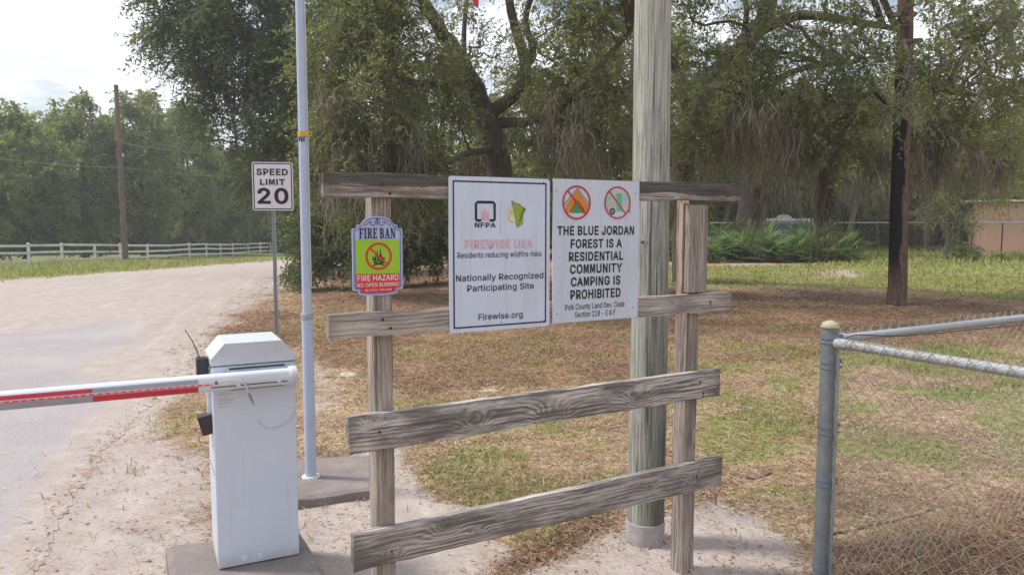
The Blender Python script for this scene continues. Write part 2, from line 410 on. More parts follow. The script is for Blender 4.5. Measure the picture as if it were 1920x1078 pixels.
M = {}
def setup_materials():
    M['leaf_oak'] = leafmat('oak leaves', (.098, .112, .050), (.188, .210, .096), (.36, .375, .185), .52)
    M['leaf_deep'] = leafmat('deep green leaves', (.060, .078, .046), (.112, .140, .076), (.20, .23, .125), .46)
    M['leaf_far'] = leafmat('far tree leaves', (.125, .148, .066), (.220, .252, .118), (.36, .385, .19), .52)
    M['leaf_fresh'] = leafmat('fresh green leaves', (.11, .155, .052), (.18, .24, .08), (.26, .32, .12), .45)
    M['leaf_olive'] = leafmat('olive leaves', (.125, .134, .068), (.225, .235, .118), (.36, .355, .195), .5)
    M['palm'] = leafmat('palmetto leaf', (.060, .115, .045), (.125, .19, .085), (.32, .37, .20), .36)
    M['palm_dead'] = leafmat('dead palmetto leaf', (.16, .11, .075), (.24, .18, .12), (.36, .29, .21), .2)
    M['moss'] = leafmat('hanging moss', (.125, .108, .086), (.20, .178, .144), (.31, .285, .24), .3)
    M['bark'] = barkmat('oak bark', (.055, .046, .040), (.165, .142, .122))
    M['bark_pale'] = barkmat('pale bark', (.10, .088, .075), (.27, .24, .205))
    M['grass'] = leafmat('grass blade', (.46, .36, .22), (.34, .315, .135), (.19, .245, .07), .35)
    M['straw'] = leafmat('fallen pine needle', (.045, .026, .018), (.27, .165, .105), (.66, .50, .37), .1)
    M['grey_paint'] = plain('grey painted tube', (.43, .49, .63), .45, 0, .06, 4, .4, ((.25, .24, .24), .35))
    M['galv'] = plain('galvanised steel', (.34, .355, .375), .6, .1, .08, 14, .5, ((.24, .24, .235), .25))
    M['post_paint'] = plain('weathered galvanised post', (.175, .195, .205), .6, .05, .15, 9, .4, ((.36, .37, .36), .5))
    M['wire'] = plain('fence wire', (.32, .31, .28), .6, .1, .15, 30)
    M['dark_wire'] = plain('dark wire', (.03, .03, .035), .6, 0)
    M['brass'] = plain('dull brass cap', (.42, .365, .255), .5, .0, .15, 20)
    M['cabinet'] = cabinet_paint()
    M['white_metal'] = plain('white enamel', (.66, .70, .77), .38, 0, .04, 5, .5, ((.45, .44, .42), .22))
    M['white_top'] = plain('white enamel lid', (.56, .60, .66), .4, 0, .04, 7, .5, ((.40, .40, .36), .35))
    def sign_paint(name, c):
        q = NT(name, .38, .5); k = q.ramp(q.noise(q.co(), 3, 5), [(.3, tuple(x * .93 for x in c)), (.7, tuple(x * 1.03 for x in c))])
        st = q.noise(q.co(scale=(34, 34, 1.6)), 1.0, 4, .6); k = q.mix(q.ramp(st, [(.52, 0), (.74, .22)]), k, (.34, .33, .32))
        sp = q.noise(q.co(), 46, 4, .6); k = q.mix(q.ramp(sp, [(.66, 0), (.72, .35)]), k, (.30, .29, .28))
        gr = q.noise(q.co(scale=(1, 1, .6)), 4.5, 6, .7); k = q.mix(q.ramp(gr, [(.50, 0), (.75, .28)]), k, (.43, .41, .38))
        q.col(k); q.bump(q.noise(q.co(), 2.5, 2), .05, .02); return q.m
    M['sign_white'] = sign_paint('white sign sheet', (.585, .65, .80)); M['sign_white2'] = sign_paint('white sign plastic', (.555, .605, .72)); M['speed_white'] = sign_paint('white reflective sheet', (.68, .645, .705))
    M['navy'] = plain('dark blue ink', (.012, .013, .035), .5)
    M['black'] = plain('black ink', (.010, .010, .016), .5)
    M['red'] = plain('red ink', (.50, .022, .030), .5)
    M['red_ring'] = plain('orange red ink', (.52, .05, .015), .5)
    M['red_fire'] = plain('red sign panel', (.60, .035, .045), .45)
    M['lime'] = plain('lime sign panel', (.30, .52, .03), .45)
    M['lilac'] = plain('lilac sign face', (.42, .47, .72), .45)
    M['lilac_dark'] = plain('blue border ink', (.16, .18, .42), .45)
    M['pale_print'] = plain('white print', (.75, .72, .74), .5)
    M['faded'] = plain('faded pink ink', (.62, .40, .47), .5, 0, .12, 60)
    M['orange'] = plain('orange ink', (.60, .22, .035), .5)
    M['brown_ink'] = plain('brown ink', (.14, .04, .02), .5)
    M['green_ink'] = plain('green ink', (.06, .24, .085), .5)
    M['teal'] = plain('teal ink', (.10, .46, .34), .5)
    M['sky_ink'] = plain('light blue ink', (.25, .52, .66), .5)
    M['beige_ink'] = plain('beige ink', (.55, .52, .45), .5)
    M['grey_ink'] = plain('grey ink', (.33, .35, .40), .5)
    M['leaf_ink'] = plain('leaf green ink', (.32, .38, .05), .5)
    M['cream_ink'] = plain('pale cream ink', (.66, .64, .38), .5)
    M['tape_red'] = plain('red reflective tape', (.56, .035, .065), .35, 0, .1, 12)
    M['tape_grey'] = plain('silver reflective tape', (.34, .35, .42), .35, 0, .08, 12)
    M['led'] = plain('pink light strip', (.72, .36, .38), .4)
    M['dark_plastic'] = plain('dark plastic', (.035, .033, .040), .45)
    M['brown_plastic'] = plain('dark brown plastic', (.05, .040, .042), .5)
    M['slot'] = plain('slot shadow gap', (.06, .06, .065), .7)
    M['cable'] = plain('pale cable', (.60, .60, .58), .5)
    M['sticker'] = plain('faded sticker', (.55, .54, .44), .6, 0, .1, 60)
    M['steel'] = plain('bolt steel', (.30, .29, .28), .4, .7)
    M['rust'] = plain('rusty bolt', (.055, .030, .020), .8)
    M['yellow'] = plain('yellow tape', (.62, .36, .035), .5)
    M['fence_white'] = plain('white painted timber', (.66, .65, .63), .6, 0, .12, 2.5, .3, ((.28, .27, .24), .6))
    M['wall_tan'] = plain('tan rendered wall', (.56, .35, .26), .85, 0, .07, 1.2, .2, ((.45, .27, .19), .35))
    M['roof_edge'] = plain('pale roof edge', (.55, .55, .52), .5)
    M['van_white'] = plain('white van paint', (.70, .70, .70), .35)
    M['glass'] = plain('bluish glass', (.12, .22, .28), .1, 0, .1, 3, .6)
    M['tyre'] = plain('tyre rubber', (.02, .02, .02), .8)
    M['flag_red'] = plain('red cloth', (.55, .03, .06), .8)
    M['flag_white'] = plain('white cloth', (.75, .72, .72), .8)
    M['flag_blue'] = plain('blue cloth', (.03, .04, .16), .8)
    # concrete
    q = NT('old concrete', .9, .2); v = q.co()
    a = q.noise(v, 5, 8, .65); b2 = q.noise(v, 90, 3, .6)
    c = q.ramp(q.math('ADD', q.math('MULTIPLY', a, .6), q.math('MULTIPLY', b2, .4)), [(.3, (.15, .128, .118)), (.55, (.245, .21, .198)), (.75, (.36, .325, .31))])
    pt = q.noise(q.co(scale=(1.5, 5, 1)), 3.2, 5, .7); c = q.mix(q.ramp(pt, [(.66, 0), (.72, .55)]), c, (.58, .57, .56))
    q.col(c); q.bump(b2, .4, .004); M['concrete'] = q.m
    # utility pole
    q = NT('weathered pole timber', .9, .15)
    f1 = q.noise(q.co(scale=(110, 110, 3.0)), 1.0, 5, .7); f2 = q.noise(q.co(scale=(16, 16, .8)), 1.0, 4, .6)
    g = q.math('ADD', q.math('MULTIPLY', f1, .8), q.math('MULTIPLY', f2, .2))
    c = q.ramp(g, [(.38, (.15, .15, .132)), (.48, (.335, .34, .30)), (.57, (.50, .505, .46))])
    gr = q.noise(q.co(scale=(5, 5, .9)), 1.6, 4); c = q.mix(q.ramp(gr, [(.42, 0), (.68, .5)]), c, (.32, .36, .30))
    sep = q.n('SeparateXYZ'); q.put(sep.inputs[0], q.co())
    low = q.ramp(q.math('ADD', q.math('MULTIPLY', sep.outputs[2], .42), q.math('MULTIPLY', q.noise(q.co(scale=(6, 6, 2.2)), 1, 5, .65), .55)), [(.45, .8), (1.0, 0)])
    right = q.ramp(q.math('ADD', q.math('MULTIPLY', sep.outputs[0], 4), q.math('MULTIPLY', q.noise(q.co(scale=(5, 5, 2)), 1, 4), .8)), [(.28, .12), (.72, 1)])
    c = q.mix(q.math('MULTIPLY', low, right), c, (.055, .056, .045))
    ck = q.noise(q.co(scale=(95, 95, 1.6)), 1.0, 2); c = q.mix(q.ramp(ck, [(.60, 0), (.65, .8)]), c, (.06, .055, .05))
    bl = q.noise(q.co(scale=(7, 7, 2.4)), 1.3, 6, .7); c = q.mix(q.ramp(bl, [(.50, 0), (.66, .5)]), c, (.19, .185, .165))
    q.col(c); q.bump(q.math('SUBTRACT', g, q.math('MULTIPLY', ck, .6)), .7, .006); M['pole_wood'] = q.m
    q = NT('brown pole timber', .9, .15)
    f1 = q.noise(q.co(scale=(30, 30, 1)), 1.0, 5, .6); q.col(q.ramp(f1, [(.35, (.10, .075, .055)), (.65, (.22, .17, .135))])); M['pole_brown'] = q.m
    # charred pine
    q = NT('charred pine bark', .95, .1)
    n1 = q.noise(q.co(scale=(12, 12, 3)), 1.6, 5, .65, .5)
    c = q.ramp(n1, [(.3, (.075, .048, .038)), (.55, (.15, .10, .078)), (.75, (.25, .175, .135))])
    sep = q.n('SeparateXYZ'); q.put(sep.inputs[0], q.co())
    edge = q.math('ADD', q.math('MULTIPLY', sep.outputs[0], -3.4), q.math('MULTIPLY', q.noise(q.co(scale=(3, 3, .7)), 1.8, 5, .65), 1.2))
    zz = q.ramp(q.math('MULTIPLY', sep.outputs[2], .1), [(.035, 0), (.10, 1), (.50, 1), (.64, 0)])
    c = q.mix(q.math('MULTIPLY', q.ramp(edge, [(.62, 0), (.68, .96)]), zz), c, (.014, .013, .016))
    q.col(c); q.bump(n1, .9, .02); M['pine_bark'] = q.m
setup_materials()
# ------------------------------------------------------------------ ground and road
def wpoly(pts): return np.array([gpt(x, max(y, 452))[:2] for x, y in pts])

def inside_soft(poly, x, y, w):
    """1 inside the outline, 0 outside, soft over +-w metres"""
    ins = np.zeros(x.shape, bool); dm = np.full(x.shape, 1e9); n = len(poly)
    for i in range(n):
        ax, ay = poly[i]; bx, by = poly[(i + 1) % n]
        c = ((ay > y) != (by > y)) & (x < (bx - ax) * (y - ay) / (by - ay + 1e-12) + ax)
        ins ^= c
        ex, ey = bx - ax, by - ay; t = np.clip(((x - ax) * ex + (y - ay) * ey) / (ex * ex + ey * ey + 1e-12), 0, 1)
        dm = np.minimum(dm, np.hypot(x - ax - t * ex, y - ay - t * ey))
    return sstep(-1, 1, np.where(ins, dm, -dm) / w)

ZONES = {
 'road': [(-900, 585), (-300, 548), (0, 527), (300, 505), (545, 487), (556, 492), (530, 520), (470, 560), (400, 620), (330, 690), (250, 790), (150, 930), (30, 1110), (-200, 1500), (-2500, 1500), (-2500, 700)],
 'sand_shoulder': [(560, 490), (545, 520), (480, 575), (395, 640), (380, 700), (400, 760), (400, 840), (400, 900), (400, 960), (420, 1100), (460, 1500), (-400, 1500), (0, 1100), (200, 800), (330, 650), (470, 540)],
 'sand_sign': [(540, 930), (690, 850), (760, 838), (800, 880), (825, 930), (880, 965), (900, 1000), (960, 1040), (900, 1090), (900, 1300), (300, 1300), (420, 1050)],
 'sand_post': [(1150, 985), (1240, 965), (1330, 930), (1400, 960), (1490, 1010), (1530, 1080), (1480, 1200), (1000, 1250), (950, 1080), (1060, 1020)],
 'tuft_patch': [(285, 780), (330, 745), (400, 735), (405, 850), (330, 845), (270, 830)],
 'green_mix_a': [(1235, 640), (1535, 640), (1535, 950), (1340, 915), (1240, 880)],
 'green_mix_b': [(700, 700), (900, 750), (1180, 720), (1180, 930), (920, 950), (820, 890), (760, 800)],
 'green_mix_c': [(1560, 660), (2000, 630), (2000, 890), (1620, 960), (1560, 940)],
 'sand_left_strip': [(590, 640), (660, 680), (650, 760), (600, 850), (560, 870), (560, 700)],
 'sand_far': [(1530, 510), (1600, 505), (1610, 518), (1540, 522)],
 'sand_palm': [(1340, 484), (1560, 484), (1570, 492), (1340, 500)],
 'tar': [(-900, 660), (-200, 622), (60, 628), (200, 600), (260, 615), (225, 660), (130, 690), (205, 720), (180, 760), (130, 800), (110, 860), (60, 930), (10, 1020), (-60, 1200), (-300, 1600), (-2500, 1600)],
 'straw_red': [(365, 618), (430, 588), (560, 580), (640, 640), (700, 690), (620, 690), (560, 650), (430, 660)],
 'straw_shade': [(540, 560), (620, 520), (820, 500), (1240, 535), (1640, 550), (1940, 575), (2200, 640), (1920, 660), (1560, 690), (1320, 690), (1180, 740), (900, 730), (760, 760), (660, 690), (560, 620)],
 'straw_mulch': [(1535, 1020), (1650, 990), (1760, 972), (1930, 930), (2300, 900), (2600, 1500), (1400, 1500), (1500, 1090)],
 'straw_mid': [(960, 1000), (1100, 960), (1180, 960), (1120, 1010), (1000, 1080), (940, 1100), (900, 1040)],
 'green_field': [(1230, 500), (1560, 494), (2300, 470), (2600, 500), (2300, 575), (1900, 565), (1640, 540), (1230, 535)],
 'green_fence': [(1840, 740), (1960, 690), (2300, 740), (2300, 900), (1960, 910), (1860, 880)],
 'green_back': [(1560, 466), (2400, 466), (2400, 496), (1560, 498)],
 'green_verge': [(-900, 500), (-300, 470), (0, 465), (300, 465), (560, 470), (560, 485), (545, 487), (300, 505), (0, 527), (-300, 548), (-900, 585)],
}
WZ = {k: wpoly(v) for k, v in ZONES.items()}

def zone_masks(x, y):
    r = np.hypot(x, y)
    wb = 0.03 + 0.035 * r
    j = lambda s, k: (fbm(x * s, y * s, 0, k, 3) - .5)
    jx, jy = x + (0.25 + .03 * r) * j(1.3, 21), y + (0.25 + .03 * r) * j(1.3, 22)
    z = {k: inside_soft(p, jx, jy, wb * (1.5 if 'straw' in k or 'green' in k else 1.0)) for k, p in WZ.items()}
    sand = np.maximum.reduce([z['road'], .90 * z['sand_shoulder'] * (1 - .62 * z['tuft_patch']), z['sand_sign'], .85 * z['sand_post'], .55 * z['sand_left_strip'], .8 * z['sand_far'], .55 * z['sand_palm']])
    tar = np.maximum(z['tar'], .16) * z['road']
    straw = np.maximum.reduce([.95 * z['straw_red'], .62 * z['straw_shade'], 1.0 * z['straw_mulch'], .8 * z['straw_mid'], .25 + 0 * x])
    straw = np.maximum(straw, .7 * sstep(40, 48, y) * sstep(-22, -14, x) * (1 - z['green_back']))
    straw = np.maximum(straw, .8 * sstep(-28.5, -30.5, x))
    green = np.maximum.reduce([.80 * z['green_field'], .75 * z['green_fence'], .95 * z['green_back'], .92 * z['green_verge']])
    green = np.maximum(green, .38 * sstep(3.5, 6, y) * (1 - sstep(10, 16, y)) * sstep(.45, .62, fbm(x * .9, y * .9, 0, 31, 3)))
    mixz = np.maximum.reduce([z['green_mix_a'], z['green_mix_b'], 1.35 * z['green_mix_c']])
    green = np.maximum(green, .68 * mixz * sstep(.36, .62, fbm(x * 1.6, y * 1.6, 0, 33, 4)))
    green = green * (1 - sand)
    return sand, tar, green, straw, z

def ground_material():
    q = NT('sandy ground', .95, .12)
    v = q.co()
    big = q.noise(v, .9, 6, .6); med = q.noise(v, 4.5, 7, .65); fine = q.noise(v, 38, 5, .7); grit = q.noise(v, 170, 3, .7)
    sp = q.math('ADD', q.math('MULTIPLY', q.noise(v, 20, 6, .8, 1.2), .72), q.math('MULTIPLY', q.noise(v, 80, 4, .7, .5), .28))
    A = lambda n: q.attr(n).outputs['Fac']
    def thr(m, nz, k, w=.14):
        s = q.math('ADD', m, q.math('MULTIPLY', q.math('SUBTRACT', nz, .5), k))
        return q.ramp(s, [(.5 - w, 0), (.5 + w, 1)])
    straw0 = q.ramp(sp, [(.37, (.05, .03, .02)), (.50, (.165, .10, .068)), (.62, (.36, .26, .19))])
    # dry grass and thatch
    thatch = q.ramp(sp, [(.415, (.080, .052, .033)), (.49, (.36, .235, .155)), (.575, (.66, .49, .37))])
    thatch = q.mix(q.ramp(med, [(.40, 0), (.62, .55)]), thatch, (.30, .26, .115))
    thatch = q.mix(q.ramp(big, [(.45, 0), (.62, .45)]), thatch, (.33, .235, .155))
    lit = q.noise(v, 2.1, 7, .7); thatch = q.mix(q.ramp(lit, [(.50, 0), (.60, .7)]), thatch, q.mix(.35, straw0, (.24, .145, .095)))
    bare = q.noise(v, 3.3, 8, .72, .3); thatch = q.mix(q.ramp(bare, [(.60, 0), (.68, .65)]), thatch, (.46, .39, .33))
    straw = q.ramp(sp, [(.41, (.050, .030, .020)), (.50, (.265, .145, .095)), (.60, (.55, .37, .27))])
    straw = q.mix(q.ramp(med, [(.42, 0), (.66, .5)]), straw, (.235, .140, .085))
    green = q.ramp(sp, [(.40, (.09, .105, .030)), (.50, (.235, .245, .085)), (.60, (.40, .375, .16))])
    green = q.mix(q.ramp(med, [(.40, 0), (.65, .6)]), green, (.155, .20, .045))
    sand = q.ramp(med, [(.30, (.385, .32, .29)), (.52, (.46, .40, .375)), (.72, (.525, .475, .455))])
    sand = q.mix(q.ramp(fine, [(.40, .35), (.58, 0)]), sand, (.33, .26, .205))
    deb = q.noise(q.co(scale=(1, 1.6, 1)), 55, 3, .5, 1.2)
    sand = q.mix(q.ramp(deb, [(.645, 0), (.68, .75)]), sand, (.15, .105, .075))
    tw = q.n('TexCoord'); mr = q.n('Mapping', vector_type='TEXTURE'); mr.inputs['Rotation'].default_value = (0, 0, .285); mr.inputs['Scale'].default_value = (.42, 5.0, 1)
    q.t.links.new(tw.outputs['Object'], mr.inputs['Vector']); rut = q.noise(mr.outputs['Vector'], 1.6, 5, .6)
    sand = q.mix(q.ramp(rut, [(.52, 0), (.66, .42)]), sand, (.36, .30, .265)); sand = q.mix(q.ramp(rut, [(.30, .35), (.44, 0)]), sand, (.60, .54, .51))
    peb = q.noise(v, 130, 2, .5); sand = q.mix(q.ramp(peb, [(.70, 0), (.74, .5)]), sand, (.30, .25, .22))
    tar = q.ramp(grit, [(.36, (.20, .18, .195)), (.50, (.37, .335, .345)), (.63, (.52, .48, .485))])
    tar = q.mix(q.ramp(q.noise(v, .7, 7, .65), [(.42, 0), (.68, .7)]), tar, (.47, .425, .415))
    c = q.mix(thr(A('straw'), med, 1.0, .2), thatch, straw)
    c = q.mix(thr(A('green'), q.noise(v, 7, 6, .7), 1.0, .2), c, green)
    c = q.mix(thr(A('sand'), q.noise(v, 6, 8, .75), 1.0), c, sand)
    c = q.mix(thr(A('tar'), q.noise(v, 2.2, 10, .8), 1.7, .3), c, tar)
    q.col(c)
    hb = q.math('ADD', q.math('MULTIPLY', fine, .7), q.math('MULTIPLY', grit, .3))
    q.bump(hb, .75, .018)
    return q.m

def build_ground():
    ang = np.concatenate([np.radians(np.arange(-48, 48.01, .3)), np.radians(np.arange(51, 309.1, 3.0))])
    rr = [.0]
    r = .5
    while r < 900:
        rr.append(r); r *= 1.0125 if 1.5 < r < 60 else (1.06 if r < 120 else 1.2)
    rr = np.array(rr[1:]); na, nr = len(ang), len(rr)
    R, A = np.meshgrid(rr, ang, indexing='ij')
    x, y = (R * np.sin(A)).ravel(), (R * np.cos(A)).ravel()
    sand, tar, green, straw, z = zone_masks(x, y)
    h = gh(x, y)
    # wheel ruts and loose ridges in the sand
    h = h + sand * (1 - tar) * .012 * (fbm(x * 3.1, y * 2.2, 0, 44, 3) - .5) * 2
    V = np.stack([x, y, h], 1)
    V = np.vstack([V, [[0, 0, 0]]])
    i, j = np.meshgrid(np.arange(nr - 1), np.arange(na), indexing='ij')
    j2 = (j + 1) % na
    F = np.stack([i * na + j, i * na + j2, (i + 1) * na + j2, (i + 1) * na + j], -1).reshape(-1, 4)
    F = F[:, ::-1]
    g = ground_material()
    def put(me, idx=None):
        for nm, m in (('sand', sand), ('tar', tar), ('green', green), ('straw', straw)):
            a = me.attributes.new(nm, 'FLOAT', 'POINT'); mm = np.append(m, 0) if idx is None else m[idx]
            a.data.foreach_set('value', mm.astype(np.float32))
    me = mesh_np('ground', V, F, smooth=True); put(me)
    link('ground', me, g, kind='structure')
    fr = z['road'][F].mean(1) > .5
    ids = np.unique(F[fr]); remap = np.zeros(len(V), int); remap[ids] = np.arange(len(ids))
    V2 = V[ids].copy(); V2[:, 2] += .004
    me = mesh_np('road', V2, remap[F[fr]], smooth=True); put(me, ids)
    link('road', me, g, kind='structure')
build_ground()

# grass and litter: uncountable ground cover
def scatter(n, rmin, rmax, a0, a1):
    u = rng.random(n); r = np.exp(np.log(rmin) + u * (np.log(rmax) - np.log(rmin)))
    a = np.radians(a0 + rng.random(n) * (a1 - a0))
    return r * np.sin(a), r * np.cos(a)

def build_cover():
    x, y = scatter(520000, 2.2, 60, -46, 46)
    sand, tar, green, straw, z = zone_masks(x, y)
    r = np.hypot(x, y)
    cl = fbm(x * 2.3, y * 2.3, 0, 61, 3); cl2 = fbm(x * .8, y * .8, 0, 63, 3)
    p = (.10 + .9 * sstep(.45, .66, cl) * sstep(.35, .6, cl2)) * (1 - sand) ** 2.2 * (1 - .75 * straw * (straw > .3)) * (r < 17)
    p = np.maximum(p, green * (.55 + .45 * cl))
    p = np.maximum(p, .018 * sand * (1 - z['road']) * (cl > .66))
    p = p * (1 - tar)
    k = rng.random(len(x)) < p * (.42 + .3 * (r > 9))
    x, y, r, green, cl = x[k], y[k], r[k], green[k], cl[k]; n = len(x)
    vz = z['green_verge'][k]; gf = z['green_field'][k]
    L = (.025 + .045 * rng.random(n)) * (1 + .7 * (cl > .6)) + .12 * vz + .06 * green * (r > 9) + .22 * z['green_back'][k]
    L *= 1 + .012 * np.maximum(r - 6, 0)
    wd = (.0022 + .0022 * rng.random(n)) * (1 + .22 * np.maximum(r - 4, 0))
    a = rng.random(n) * 2 * np.pi; tilt = .25 + .95 * rng.random(n)
    d = np.stack([np.cos(a) * np.sin(tilt), np.sin(a) * np.sin(tilt), np.cos(tilt)], 1)
    s = np.stack([-np.sin(a), np.cos(a), 0 * a], 1) * wd[:, None]
    b = np.stack([x, y, gh(x, y) - .004], 1)
    m = b + d * (L * .55)[:, None]; t = b + d * L[:, None]; t[:, 2] -= L * .22
    V = np.stack([b - s, b + s, m + s * .8, m - s * .8, t], 1)
    base = (np.arange(n) * 5)[:, None]
    F = np.concatenate([base + np.array([[0, 1, 2, 3]]), base + np.array([[3, 2, 4, 4]])])
    tone = np.clip(.22 + .45 * green + .42 * sstep(.52, .68, cl) + .5 * (rng.random(n) - .5), 0, 1)
    # the tips are triangles: two meshes worth of faces kept as quads with a thin end
    V = np.concatenate([V, V[:, 4:5] + s[:, None] * .12], 1); base = (np.arange(n) * 6)[:, None]
    F = np.concatenate([base + np.array([[0, 1, 2, 3]]), base + np.array([[3, 2, 5, 4]])])
    me = mesh_np('grass', V.reshape(-1, 3), F, np.concatenate([tone, tone]))
    link('grass', me, M['grass'], kind='stuff', label='thin grass blades and tufts over the dry ground', cat='grass')
    # pine needles and dead leaves
    x, y = scatter(900000, 2.4, 30, -46, 46)
    sand, tar, green, straw, z = zone_masks(x, y); r = np.hypot(x, y)
    cl = fbm(x * 1.7, y * 1.7, 0, 71, 3)
    p = np.maximum(.45 * (1 - sand), straw * (1 - sand)) * (.45 + .8 * sstep(.4, .6, cl))
    p = np.maximum(p, .05 * sand * (1 - z['road']) * sstep(.45, .62, cl)) * (1 - tar) * (1 - .6 * green)
    p = np.maximum(p, .003 * z['road'] * (r < 7))
    k = rng.random(len(x)) < p
    x, y, r, straw = x[k], y[k], r[k], straw[k]; n = len(x)
    leaf = rng.random(n) < .52
    L = np.where(leaf, .010 + .024 * rng.random(n), .05 + .11 * rng.random(n)) * (1 + .03 * np.maximum(r - 4, 0))
    wd = np.where(leaf, L * .24, .0013 + .0010 * rng.random(n)) * (1 + .22 * np.maximum(r - 4, 0) * ~leaf)
    a = rng.random(n) * 2 * np.pi; tl = (rng.random(n) - .3) * .38
    d = np.stack([np.cos(a) * np.cos(tl), np.sin(a) * np.cos(tl), np.sin(tl)], 1)
    s = np.stack([-np.sin(a), np.cos(a), (rng.random(n) - .5) * .8], 1) * wd[:, None]
    b = np.stack([x, y, gh(x, y) + .004 + .012 * rng.random(n)], 1)
    m = b + d * (L * .5)[:, None]; m[:, 2] += L * .07; t = b + d * L[:, None]
    V = np.stack([b, m + s, t, m - s], 1)
    F = (np.arange(n) * 4)[:, None] + np.array([[0, 1, 2, 3]])
    tone = np.clip(rng.random(n) * .8 + .25 * (straw < .5), 0, 1)
    me = mesh_np('pine_straw', V.reshape(-1, 3), F, tone)
    link('pine_straw', me, M['straw'], kind='stuff', label='brown pine needles and dead leaves littering the ground', cat='leaf litter')
build_cover()
# ------------------------------------------------------------------ trees
def sprigs(P, D, L, k, ll, lw, droop=.35, jit=.9):
    """k leaves along each little twig"""
    n = len(P); L = np.broadcast_to(L, n)
    t = np.linspace(.12, 1, k)[None, :, None] + .1 * (rng.random((n, k, 1)) - .5)
    B = P[:, None] + D[:, None] * L[:, None, None] * t
    B[..., 2] -= (droop * L[:, None] * t[..., 0] ** 2)
    ld = D[:, None] + jit * rng.normal(size=(n, k, 3)); ld[..., 2] -= .18
    ld /= np.linalg.norm(ld, axis=2, keepdims=True)
    sd = np.cross(ld, rng.normal(size=(n, k, 3))); sd /= np.linalg.norm(sd, axis=2, keepdims=True) + 1e-9
    s = (.65 + .7 * rng.random((n, k, 1))) * (.7 + .6 * rng.random((n, 1, 1)))
    l, w = ll * s, lw * s * .5
    V = np.stack([B, B + ld * l * .45 + sd * w, B + ld * l, B + ld * l * .45 - sd * w], 2).reshape(-1, 3)
    F = np.arange(n * k * 4).reshape(-1, 4)
    return V, F

def bend(a, b, n=5, sag=.0, jit=.12):
    a, b = np.array(a, float), np.array(b, float); L = np.linalg.norm(b - a); pts = []
    for i in range(n + 1):
        t = i / n; p = a + (b - a) * t
        p = p + rng.normal(size=3) * jit * L * math.sin(math.pi * t) * .5; p[2] += sag * L * math.sin(math.pi * t)
        pts.append(p)
    return pts

def smooth_path(pts, rs, m=4):
    pts = [np.array(p, float) for p in pts]; P, R = [], []
    for i in range(len(pts) - 1):
        p0, p1, p2, p3 = pts[max(i - 1, 0)], pts[i], pts[i + 1], pts[min(i + 2, len(pts) - 1)]
        for j in range(m):
            t = j / m
            P.append(.5 * (2 * p1 + (p2 - p0) * t + (2 * p0 - 5 * p1 + 4 * p2 - p3) * t * t + (3 * p1 - p0 - 3 * p2 + p3) * t ** 3))
            R.append(rs[i] + (rs[i + 1] - rs[i]) * t)
    return P + [pts[-1]], R + [rs[-1]]

def moss_strands(P, Lmin, Lmax, w=.02, seg=4, lf=1.0):
    """ragged hanging tresses"""
    n = len(P); L = (Lmin + (Lmax - Lmin) * rng.random(n) ** 1.6) * lf
    a = rng.random(n) * np.pi; s = np.stack([np.cos(a), np.sin(a), 0 * a], 1)
    V, dx = [], np.zeros((n, 3))
    for i in range(seg + 1):
        t = i / seg; dx = dx + rng.normal(size=(n, 3)) * np.array([.06, .06, 0]) * L[:, None] ** .5
        c = P + dx; c[:, 2] -= L * t
        ww = w * (.5 + rng.random(n)) * (1 - .75 * t)
        V += [c - s * ww[:, None], c + s * ww[:, None]]
    V = np.stack(V, 1); m = 2 * (seg + 1); b = (np.arange(n) * m)[:, None]
    F = np.concatenate([b + np.array([[2 * i, 2 * i + 1, 2 * i + 3, 2 * i + 2]]) for i in range(seg)])
    return V.reshape(-1, 3), F, np.tile(rng.random(n), seg)

def cat_meshes(parts):
    V, F, o = [], [], 0
    for v, f in parts: V.append(v); F.append(f + o); o += len(v)
    return np.concatenate(V), np.concatenate(F)

